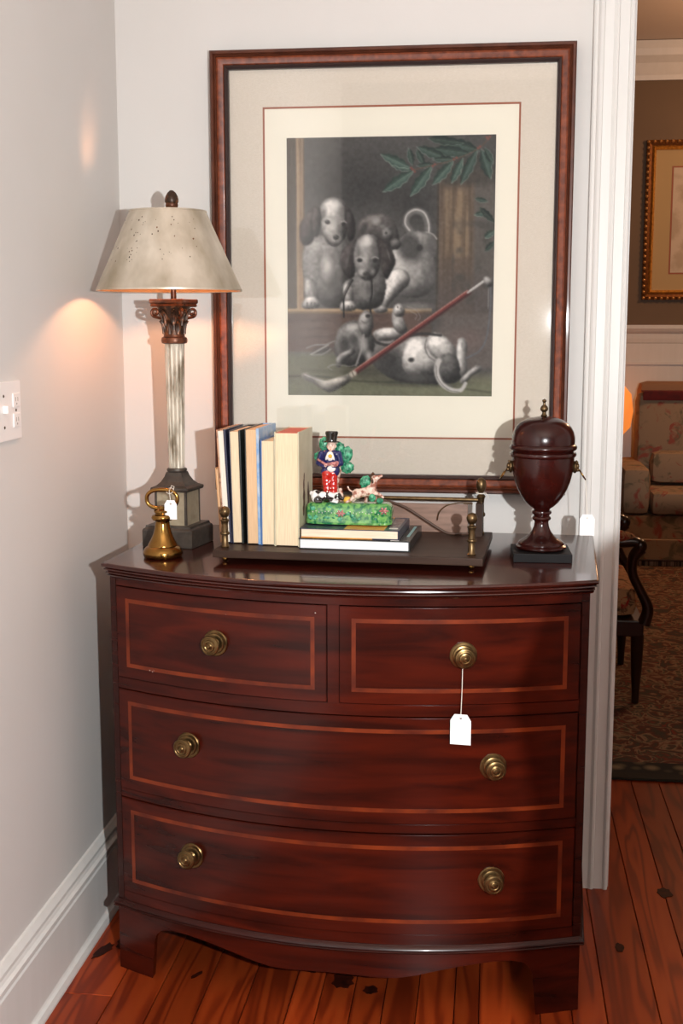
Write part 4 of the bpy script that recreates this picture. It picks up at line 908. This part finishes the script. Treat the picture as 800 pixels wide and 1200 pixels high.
# green base: rounded rectangular block with scalloped relief (x -.096..+.096)
P = []
nb = 96
for k in range(nb):
    a = 2*PI*k/nb; c, s = math.cos(a), math.sin(a); x = math.copysign(abs(c)**.35, c)*.0945; y = math.copysign(abs(s)**.55, s)*.034; l = math.hypot(c*.4, s); wv = 1+.02*math.sin(a*22)
    P.append((x, y*wv, c*.4/l, s/l))
base = obj('base', outline_solid(B(), P, [(-.004, .0003), (0, .002), (.001, .008), (-.0015, .016), (.0005, .026), (.0, .036), (-.003, .042), (-.008, .046), (-.014, .0475)]), 'glaze_green', fig, True)
bm = B(); rr = random.Random(11)
for k in range(26):
    x = -.082+.164*rr.random(); z = .010+.026*rr.random(); ell(bm, (x, -.0335+.004*abs(x)/.09, z), (rr.uniform(.004, .009), .0022, rr.uniform(.002, .006)), (0, rr.uniform(-1, 1), 0), 10, 6)
obj('relief_leaves', bm, 'glaze_green_dark', base, True)['kind'] = 'stuff'
for c in ((-.014, .0265), (.080, .034)):
    bm = B()
    for k in range(6): a = k*PI/3; ell(bm, (c[0]+.006*math.cos(a), -.0352, c[1]+.0045*math.sin(a)), (.0042, .002, .0022), (0, -a, 0), 8, 6)
    ell(bm, (c[0], -.0362, c[1]), (.003, .002, .0025), (0, 0, 0), 8, 6)
    obj('relief_flower', bm, 'glaze_pink', base, True)
bm = B()
for k in range(22): ell(bm, (-.075+k*.0068, -.0348, .0285+.002*math.sin(k*1.7)), (.0011, .0012, .0011), (0, 0, 0), 6, 4)
obj('relief_beads', bm, 'glaze_white', base, True)['kind'] = 'stuff'
# huntsman
GX = -.045
def cap(bm, a, b, r0, r1, n=7):
    a, b = Vector(a), Vector(b)
    for k in range(n+1):
        t = k/n; p = a.lerp(b, t); r = r0+(r1-r0)*t; ell(bm, p, r, seg=12, rings=8)
man = bpy.data.objects.new('huntsman', None); COL.objects.link(man); man.parent = fig; man.location = (GX, .008, .0465); man.empty_display_size = .02
bm = B(); cap(bm, (-.006, 0, .004), (-.008, 0, .062), .0085, .0115); cap(bm, (.008, 0, .004), (.006, 0, .062), .0085, .0110); ell(bm, (-.001, 0, .060), (.018, .012, .012))
o = obj('breeches', bm, 'glaze_red', man); remesh(o, .0012)
bm = B(); rr = random.Random(2)
for k in range(16):
    x = rr.uniform(-.014, .012); z = rr.uniform(.014, .066); ell(bm, (x, -.0112-.002*(1-abs(x)/.02), z), .0013, seg=6, rings=4)
obj('white_dots', bm, 'glaze_white', man, True)['kind'] = 'stuff'
bm = B(); ell(bm, (0, 0, .088), (.0165, .0125, .026)); ell(bm, (0, .001, .104), (.021, .0115, .011)); ell(bm, (-.009, .002, .066), (.0125, .012, .014)); ell(bm, (.010, .002, .068), (.0115, .012, .015))
cap(bm, (-.019, 0, .104), (-.0255, -.003, .084), .0075, .0066); cap(bm, (-.0255, -.003, .084), (-.010, -.013, .078), .0066, .0052)
cap(bm, (.019, 0, .104), (.0245, -.003, .084), .0075, .0066); cap(bm, (.0245, -.003, .084), (.010, -.013, .079), .0066, .0052)
o = obj('coat', bm, 'glaze_navy', man); remesh(o, .0012)
bm = B(); ell(bm, (.002, -.0105, .100), (.0085, .005, .011)); ell(bm, (-.004, -.0125, .1), (.003, .003, .010), (0, .4, 0)); ell(bm, (.008, -.0125, .1), (.003, .003, .010), (0, -.4, 0)); ell(bm, (.005, -.0125, .073), (.010, .004, .0075))
o = obj('shirt_front', bm, 'glaze_white', man); remesh(o, .0011)
obj('waistcoat_flower', ell(B(), (.003, -.0158, .1005), (.0045, .0018, .0045), (0, .8, 0), 8, 6), 'glaze_yellow', man, True)
bm = B(); cap(bm, (-.024, -.012, .092), (-.006, -.018, .082), .0028, .0034, 5); cap(bm, (-.006, -.018, .082), (.018, -.016, .086), .0034, .0046, 6); ell(bm, (.014, -.017, .082), (.007, .003, .0045))
o = obj('bundle', bm, 'glaze_pink', man); remesh(o, .001)
# hands: palm, four fingers and a thumb closed on the bundle
bm = B()
for sx, cx in ((1, -.008), (-1, .010)):
    ell(bm, (cx, -.0155, .079), (.0034, .0024, .003))
    for k in range(4): cap(bm, (cx-sx*.001+sx*k*.0014, -.0175, .0785+k*.0002), (cx+sx*k*.0014, -.0215, .0825-abs(k-1.5)*.0006), .00085, .0007, 3)
    cap(bm, (cx+sx*.003, -.016, .081), (cx+sx*.004, -.019, .0845), .0009, .0008, 3)
obj('hands', bm, 'glaze_skin', man, True)
bm = B(); ell(bm, (.003, -.001, .121), (.0098, .0098, .0115)); ell(bm, (.0035, -.0105, .1195), (.0022, .003, .0026)); cap(bm, (.001, 0, .108), (.002, 0, .116), .006, .006, 3); ell(bm, (.003, -.008, .1135), (.0045, .003, .003))
for s in (-1, 1): ell(bm, (.003+s*.0096, .0005, .1205), (.0017, .0024, .0035)); ell(bm, (.003+s*.005, -.0075, .118), (.003, .0025, .003))
o = obj('head', bm, 'glaze_skin', man); remesh(o, .0009)
bm = B()
for s in (-1, 1): ell(bm, (.003+s*.0038, -.0098, .1228), (.0012, .0009, .0009), seg=8, rings=6); cap(bm, (.003+s*.002, -.0102, .1258), (.003+s*.0055, -.0092, .1258), .0005, .0005, 3)
obj('eyes', bm, 'glaze_black', man, True)
obj('mouth', ell(B(), (.003, -.0108, .1145), (.0026, .0010, .0007), (0, 0, 0), 8, 6), 'glaze_red', man, True)
obj('hair', ell(B(), (.003, .0028, .1235), (.0108, .0088, .0115)), 'glaze_brown', man, True)
bm = lathe(B(), [(.0175, 0), (.0182, .0015), (.0172, .003), (.0118, .0035), (.0118, .006), (.0125, .014), (.0142, .020), (.0142, .0225), (.0128, .0245), (0, .0255)], 24, Matrix.Translation((.003, .001, .1285)) @ Matrix.Rotation(R(-6), 4, 'X'))
obj('top_hat', bm, 'glaze_black', man, True)
# bocage leaves behind the huntsman
def lobe(par, x, y, z, rx, rz_, rot=0, nm='leaf'):
    bm = B(); ell(bm, (0, 0, 0), (rx, .005, rz_), seg=20, rings=12)
    for v in bm.verts:
        a = math.atan2(v.co.z, v.co.x); f = 1+.07*math.sin(a*9); v.co.x *= f; v.co.z *= f
        if v.co.y < 0: v.co.y -= .0012*abs(math.sin(a*5))*(1-min(1, math.hypot(v.co.x/rx, v.co.z/rz_)))*1.5
    return obj(nm, bm, 'glaze_green_dark', par, True, loc=(x, y, z), rot=(0, rot, 0))
for q in ((-.059, .018, .170, .0125, .0165, -.1), (-.0685, .018, .141, .0150, .0125, .4), (-.011, .018, .148, .0140, .0190, .25), (-.0085, .018, .120, .0150, .0130, -.2), (-.046, .022, .150, .0170, .0200, 0), (-.026, .022, .160, .0120, .0150, 0), (-.052, .022, .120, .0120, .0250, 0)): lobe(fig, *q)
bm = B(); tube(bm, smoothpts([(-.030, .020, .045), (-.034, .022, .08), (-.026, .021, .12), (-.022, .021, .150)], 5), .005, 8, radii=None); tube(bm, smoothpts([(-.022, .012, .045), (-.020, .010, .06), (-.024, .010, .075)], 4), .004, 8)
obj('tree_trunk', bm, 'glaze_brown', fig, True)
# spotted dog lying at his feet (facing right)
def dog1():
    bm = B(); Z = .0465
    ell(bm, (-.058, -.016, Z+.013), (.021, .0105, .0115)); ell(bm, (-.072, -.016, Z+.014), (.0115, .0105, .0135)); ell(bm, (-.040, -.017, Z+.013), (.0125, .0095, .0105))
    cap(bm, (-.034, -.018, Z+.015), (-.026, -.019, Z+.015), .0075, .0075, 3); ell(bm, (-.024, -.020, Z+.016), (.0092, .0078, .0082)); cap(bm, (-.019, -.021, Z+.013), (-.0115, -.022, Z+.010), .0050, .0034, 4)
    cap(bm, (-.040, -.022, Z+.006), (-.024, -.026, Z+.003), .0038, .0030, 5); cap(bm, (-.046, -.010, Z+.006), (-.026, -.008, Z+.003), .0038, .0030, 5)
    ell(bm, (-.070, -.024, Z+.008), (.009, .0045, .0078)); cap(bm, (-.070, -.026, Z+.003), (-.058, -.027, Z+.003), .0036, .0028, 4)
    tube(bm, smoothpts([(-.080, -.016, Z+.014), (-.084, -.018, Z+.020), (-.081, -.020, Z+.025)], 4), .0018, 8)
    return bm
d1 = obj('spotted_dog', dog1(), 'glaze_spotted', fig); remesh(d1, .0011)
bm = B(); ell(bm, (-.0255, -.0275, .0620), (.0032, .0018, .0058), (0, .5, 0), 10, 8); ell(bm, (-.0255, -.0125, .0620), (.0032, .0018, .0058), (0, .5, 0), 10, 8); ell(bm, (-.0102, -.0225, .0572), .0016, seg=8, rings=6); ell(bm, (-.0185, -.0275, .0640), .0011, seg=8, rings=6)
obj('ears_and_nose', bm, 'glaze_black', d1, True)
# brown and white hound leaping with raised head
def dog2():
    bm = B(); Z = .0465
    ell(bm, (.032, -.010, Z+.0235), (.022, .0095, .0105), (0, -.25, 0)); ell(bm, (.048, -.010, Z+.027), (.013, .0105, .014), (0, -.5, 0)); cap(bm, (.052, -.010, Z+.034), (.055, -.010, Z+.050), .0085, .0066, 5)
    ell(bm, (.0565, -.010, Z+.0545), (.0085, .0070, .0072)); cap(bm, (.060, -.010, Z+.055), (.0705, -.010, Z+.060), .0050, .0032, 4)
    ell(bm, (.018, -.010, Z+.020), (.0115, .0095, .0115)); cap(bm, (.014, -.015, Z+.016), (.006, -.016, Z+.008), .0060, .0038, 4); cap(bm, (.006, -.016, Z+.008), (-.004, -.018, Z+.002), .0034, .0028, 4)
    cap(bm, (.016, -.005, Z+.014), (.008, -.004, Z+.003), .0055, .0028, 5)
    cap(bm, (.054, -.015, Z+.024), (.066, -.018, Z+.022), .0050, .0036, 4); cap(bm, (.066, -.018, Z+.022), (.076, -.019, Z+.015), .0036, .0028, 4); cap(bm, (.054, -.005, Z+.020), (.060, -.004, Z+.003), .0046, .0030, 5)
    tube(bm, smoothpts([(.010, -.010, Z+.024), (.001, -.010, Z+.028), (-.003, -.010, Z+.036)], 4), .0020, 8, radii=None)
    return bm
d2 = obj('brown_hound', dog2(), 'glaze_brown', fig); remesh(d2, .0011)
bm = B(); ell(bm, (.0515, -.018, .0975), (.0028, .0018, .0068), (0, -.3, 0), 10, 8); tube(bm, smoothpts([(.050, -.006, .098), (.0485, -.004, .106), (.053, -.004, .112)], 3), .0032, 8); ell(bm, (.0712, -.010, .1068), .0017, seg=8, rings=6)
obj('ears_and_nose', bm, 'bronze_dark', d2, True)
lobe(fig, .034, .006, .090, .0135, .0150, .3); 
bm = B(); ell(bm, (.052, -.020, .060), (.008, .006, .009), (0, 0, 0), 12, 8); ell(bm, (.068, -.014, .053), (.008, .006, .006), (0, 0, 0), 12, 8)
obj('bush', bm, 'glaze_green_dark', fig, True)
obj('small_tree', tube(B(), smoothpts([(.034, .004, .047), (.036, .005, .065), (.034, .006, .080)], 4), .0038, 8), 'glaze_brown', fig, True)
obj('undergrowth', ell(B(), (-.004, -.006, .052), (.010, .008, .008), (0, 0, 0), 12, 8), 'glaze_yellow', fig, True)

# ------------------------------------------------------------------ lidded urn
UX, UY = 1.040, -.378
urn = thing('lidded_urn', 'dark mahogany lidded urn with brass finial and ring handles on a black square plinth', 'urn', (UX, UY, CT), R(2))
obj('plinth', sq if False else box(B(), -.0625, .0625, -.0625, .0625, .0003, .0195, .0015), 'ebonised', urn)
k_ = .001862; zz = lambda y: 1.270-(y-469)*k_-CT
obj('foot', lathe(B(), [(.046, .0197), (.050, .021), (.0545, .0245), (.0545, .028), (.0500, .031), (.0500, .034), (.0470, .0375), (.036, .0445), (.0265, .052), (.0205, .060), (.0165, .070), (.0150, .079), (.0158, .083)], 48), 'urn_wood', urn, True)
obj('stem_ring', lathe(B(), [(.0158, .083), (.0190, .0845), (.0205, .088), (.0190, .0915), (.0168, .093), (.0172, .096), (.0205, .098), (.0212, .101), (.0205, .104), (.0165, .106)], 40), 'urn_wood', urn, True)
obj('bowl', lathe(B(), [(.0165, .106), (.019, .110), (.026, .1145), (.036, .124), (.0455, .137), (.0535, .152), (.0595, .168), (.0635, .185), (.0655, .200), (.0665, .214), (.0670, .222), (.0685, .2225), (.0708, .2255), (.0712, .229), (.0700, .232),
                          (.0665, .2335), (.0650, .2355), (.066, .237)], 64), 'urn_wood', urn, True)
obj('lid', lathe(B(), [(.0655, .2372), (.0700, .238), (.0722, .241), (.0722, .245), (.0700, .248), (.0670, .250), (.0675, .256), (.0670, .266), (.0640, .277), (.0585, .287), (.0500, .2955), (.0390, .302), (.0260, .306), (.0120, .3085), (.006, .309)], 64), 'urn_wood', urn, True)
obj('finial', lathe(B(), [(.006, .309), (.0072, .311), (.0045, .314), (.0040, .318), (.0080, .322), (.0088, .326), (.0070, .330), (.0030, .334), (.0026, .338), (.0046, .341), (.0046, .344), (0, .347)], 24), 'dull_brass', urn, True)
for s in (-1, 1):
    bm = B(); ell(bm, (s*.0685, 0, .200), (.006, .0105, .0135)); ell(bm, (s*.0735, 0, .202), (.0045, .006, .007)); ell(bm, (s*.0745, 0, .194), (.0042, .0042, .0042))
    for e in (-1, 1): ell(bm, (s*.072, e*.0075, .211), (.003, .003, .003))
    h = obj('handle_mount', bm, 'dull_brass', urn, True)
    # ring hanging from the mask, swung outwards
    pts = [(s*(.0780+.0075*(1-math.cos(a))*.9), .0115*math.sin(a), .194-.0105*(1-math.cos(a))) for a in [k*2*PI/28 for k in range(28)]]
    obj('ring', tube(B(), pts, .0016, 8, closed=True), 'polished_brass', h, True)
cr_, sr_ = math.cos(R(2)), math.sin(R(2))
rgp = Vector((UX+.0915*cr_, UY+.0915*sr_, CT+.173))
price_tag('white price tag hanging from the right ring handle of the urn', rgp, rgp+Vector((.006, -.006, -.085)), w=.0315, h=.0460, rz=R(2))

# ------------------------------------------------------------------ switch plate on the left wall
sw = thing('switch_plate', 'white two gang wall plate with outlet and switch on the left wall', 'switch plate', (0, -.775, 1.265), 0)
obj('plate', box(B(), .0003, .006, -.058, .058, -.057, .057, .002), 'plastic_white', sw)
for z in (-.0195, .0195):
    o = obj('receptacle', box(B(), .0055, .0085, .014, .046, z-.0135, z+.0135, .0015), 'plastic_white', sw)
    for yk in (.0245, .0355): obj('slot', box(B(), .0083, .0088, yk-.001, yk+.001, z-.002, z+.006), 'plastic_shadow', o)
    obj('slot', ell(B(), (.0085, .030, z-.007), (.0005, .0022, .0022), seg=8, rings=6), 'plastic_shadow', o)
obj('screw', lathe(B(), [(.003, 0), (.003, .0006), (.002, .0012), (0, .0013)], 12, Matrix.Translation((.0062, .030, 0)) @ Matrix.Rotation(PI/2, 4, 'Y')), 'dull_brass', sw, True)
obj('toggle', box(B(), .0055, .016, -.0345, -.0245, -.003, .012, .0015), 'plastic_white', sw)
for z in (-.030, .030): obj('screw', lathe(B(), [(.003, 0), (.003, .0006), (.002, .0012), (0, .0013)], 12, Matrix.Translation((.0062, -.030, z)) @ Matrix.Rotation(PI/2, 4, 'Y')), 'dull_brass', sw, True)

# ------------------------------------------------------------------ sitting room beyond the doorway
rug = obj('rug', box(B(), 0, 3.0, 0, 3.75, 0, .009, .002), 'rug_pattern', None, loc=(.95, .775, .001)); tag(rug, 'dark patterned oriental rug on the sitting room floor', 'rug')
# armchair seen by its front corner, facing right
ach = thing('armchair', 'dark wood open armchair with tapestry seat just beyond the doorway', 'chair', (1.20, 1.86, .010), 0)
AZ = .0
def leg(x, y, h=.27, flare=0):
    return tube(B(), [(x, y, .001), (x+flare*.2, y, .05), (x, y, h*.5), (x, y, h)], .02, 10, radii=[.014, .015, .021, .026])
for x, y, fl in ((.285, -.275, 0), (.285, .275, 0), (-.27, -.25, -.2), (-.27, .25, -.2)): obj('leg', leg(x, y, .268, fl*.1), 'dark_chair_wood', ach, True)
obj('seat_rail', box(B(), -.29, .305, -.30, .30, .262, .325, .006), 'dark_chair_wood', ach)
bm = box(B(), -.25, .285, -.265, .265, .3252, .445, .045); o = obj('seat', bm, 'chair_floral', ach, True)
for s in (-1, 1):
    y = .288*s
    pts = smoothpts([(.305, y, .31), (.318, y, .37), (.292, y, .43), (.258, y, .50), (.258, y, .56), (.285, y, .60)], 5)
    obj('arm_support', tube(B(), pts, .022, 10, radii=[.026-.008*math.sin(PI*k/(len(pts)-1)) for k in range(len(pts))]), 'dark_chair_wood', ach, True)
    pts = smoothpts([(.285, y, .605), (.262, y, .622), (.20, y, .618), (.0, y, .612), (-.20, y, .62), (-.285, y, .64)], 5)
    obj('arm', tube(B(), pts, .020, 10), 'dark_chair_wood', ach, True)
    obj('arm_scroll', ell(B(), (.282, y, .606), (.026, .026, .028)), 'dark_chair_wood', ach, True)
    obj('arm_pad', ell(B(), (.150, y, .642), (.115, .032, .027)), 'chair_floral', ach, True)
bm = B(); box(bm, -.32, -.27, -.29, .29, .30, .98, .015); obj('back_frame', bm, 'dark_chair_wood', ach)
obj('back_cushion', box(B(), -.27, -.235, -.24, .24, .43, .93, .015), 'chair_floral', ach, True)
# sofa
sofa = thing('sofa', 'floral upholstered sofa against the far wall of the sitting room', 'sofa', (1.68, 4.36, .011), 0)
obj('base', box(B(), .02, 2.3, .03, .90, .06, .30, .02), 'sofa_floral', sofa, True)
obj('skirt', box(B(), .0, 2.32, .0, .028, .035, .16, .004), 'sofa_floral', sofa)
obj('fringe', box(B(), .004, 2.316, .004, .024, .001, .036), 'fringe', sofa)
obj('piping', tube(B(), [(.0, -.002, .036), (2.32, -.002, .036)], .006, 8), 'dark_piping', sofa, True)
obj('seat_cushion', box(B(), .19, 2.13, .01, .66, .301, .44, .045), 'sofa_floral', sofa, True)
obj('back_cushion', box(B(), .145, 1.12, .50, .72, .44, 1.00, .06), 'sofa_floral', sofa, True); obj('back_cushion', box(B(), 1.125, 2.12, .50, .72, .44, 1.00, .06), 'sofa_floral', sofa, True)
obj('back', box(B(), .175, 2.3, .72, .90, .30, 1.06, .06), 'camel_fabric', sofa, True)
obj('arm', box(B(), .02, .185, .02, .72, .301, .58, .05), 'sofa_floral', sofa, True); obj('arm', box(B(), 2.135, 2.30, .02, .72, .301, .58, .05), 'sofa_floral', sofa, True)
bm = box(B(), -.30, .30, -.075, .075, -.10, .10, .06)
tag(obj('cushion', bm, 'sofa_floral', None, True, loc=(1.70+.50, 4.36+.40, .562)), 'plump floral cushion lying on the sofa seat by the left arm', 'cushion')
bm = box(B(), 0, 1.6, 0, .12, 0, .012, .005); box(bm, 0, 1.6, -.012, 0, -.045, .012, .004)
tag(obj('throw', bm, 'red_throw', None, True, loc=(1.68+.175, 4.36+.499, 1.0112)), 'dark red throw laid along the top of the sofa back cushions', 'throw')
# end table and amber lamp
et = thing('end_table', 'small dark wood end table left of the sofa', 'table', (1.487, 5.10, .001), 0)
obj('table_top', box(B(), -.20, .20, -.20, .20, .56, .585, .004), 'table_wood', et)
for sx in (-1, 1):
    for sy in (-1, 1): obj('leg', box(B(), sx*.17-.015, sx*.17+.015, sy*.17-.015, sy*.17+.015, 0, .56, .003), 'table_wood', et)
al = thing('accent_lamp', 'glowing amber glass lamp on the end table beside the sofa', 'lamp', (1.63, 5.15, .5865), 0)
obj('foot', lathe(B(), [(.05, .0), (.05, .012), (.02, .03), (.015, .09), (.02, .11)], 24), 'dull_brass', al, True)
obj('shade', lathe(B(), [(.03, .11), (.12, .12), (.185, .19), (.200, .29), (.185, .40), (.12, .48), (.03, .50)], 28), 'amber_glass', al, True)
obj('cap', lathe(B(), [(.03, .50), (.035, .51), (.01, .53), (0, .54)], 16), 'dull_brass', al, True)
# gilt framed print on the brown wall
gp = thing('framed_picture', 'gilt beaded frame with matted print on the brown sitting room wall', 'picture', (2.55, FY, 1.595), 0)
gx0, gx1, gz1 = 1.888-2.55, .662, 1.02
def gring(a, ins0, ins1, y0, y1, m, nm, sm=False):
    bm = B(); rg = []
    for ins, y in ((ins0, 0), (ins0, y0), ((ins0+ins1)/2, y1), (ins1, y0), (ins1, 0)):
        rg.append([bm.verts.new(p) for p in ((gx0+ins, -y-.001, ins), (gx1-ins, -y-.001, ins), (gx1-ins, -y-.001, gz1-ins), (gx0+ins, -y-.001, gz1-ins))])
    for i in range(len(rg)):
        A, C = rg[i], rg[(i+1) % len(rg)]
        for k in range(4): bm.faces.new((A[k], A[(k+1) % 4], C[(k+1) % 4], C[k]))
    return obj(nm, bm, m, gp, sm)
gring(0, 0, .036, .025, .032, 'gold_dark', 'outer_moulding'); gring(0, .036, .062, .024, .042, 'gold_leaf', 'inner_moulding', True)
bm = B()
nb = 26
for k in range(nb+1):
    z = .012+(gz1-.024)*k/nb
    for x in (gx0+.010, gx1-.010): ell(bm, (x, -.034, z), .011, seg=8, rings=6)
for k in range(1, 34):
    x = gx0+.010+(gx1-gx0-.02)*k/34
    for z in (.010, gz1-.010): ell(bm, (x, -.034, z), .011, seg=8, rings=6)
obj('beading', bm, 'gold_bead', gp, True)['kind'] = 'stuff'
obj('mat', box(B(), gx0+.06, gx1-.06, -.012, -.002, .06, gz1-.06), 'mat_olive', gp)
obj('fillet', box(B(), gx0+.168, gx1-.168, -.014, -.0122, .165, gz1-.165), 'mat_line', gp)
obj('print', box(B(), gx0+.178, gx1-.178, -.0155, -.0142, .175, gz1-.175), 'paper_grey', gp)

# unseen chair-shaped blocker, added to keep the flash off the chest's lower right
hc = thing('flash_blocker_chair', 'unseen high backed chair shape added right of the camera to block the flash', 'chair', (1.46, -2.02, 0), 0)
ol = [(-.27, .30), (-.290, .60), (-.306, .85), (-.312, .965), (-.298, 1.05), (-.310, 1.10), (-.318, 1.15), (-.300, 1.195), (-.262, 1.228), (-.22, 1.262), (-.14, 1.295), (0, 1.305)]  # back outline shaped to set the edge of the cast shadow
ol = ol + [(-x, z) for x, z in ol[:-1][::-1]]
obj('back', prism(B(), ol, .11, Matrix(((1, 0, 0, 0), (0, 0, -1, .03), (0, 1, 0, 0), (0, 0, 0, 1)))), 'camel_fabric', hc)
obj('seat', box(B(), -.29, .29, -.62, -.085, .30, .47, .03), 'camel_fabric', hc, True)
for x in (-.26, .26):
    for y in (-.58, -.03): obj('leg', tube(B(), [(x, y, .001), (x, y, .15), (x, y, .30)], .02, 8, radii=[.013, .018, .022]), 'dark_chair_wood', hc, True)
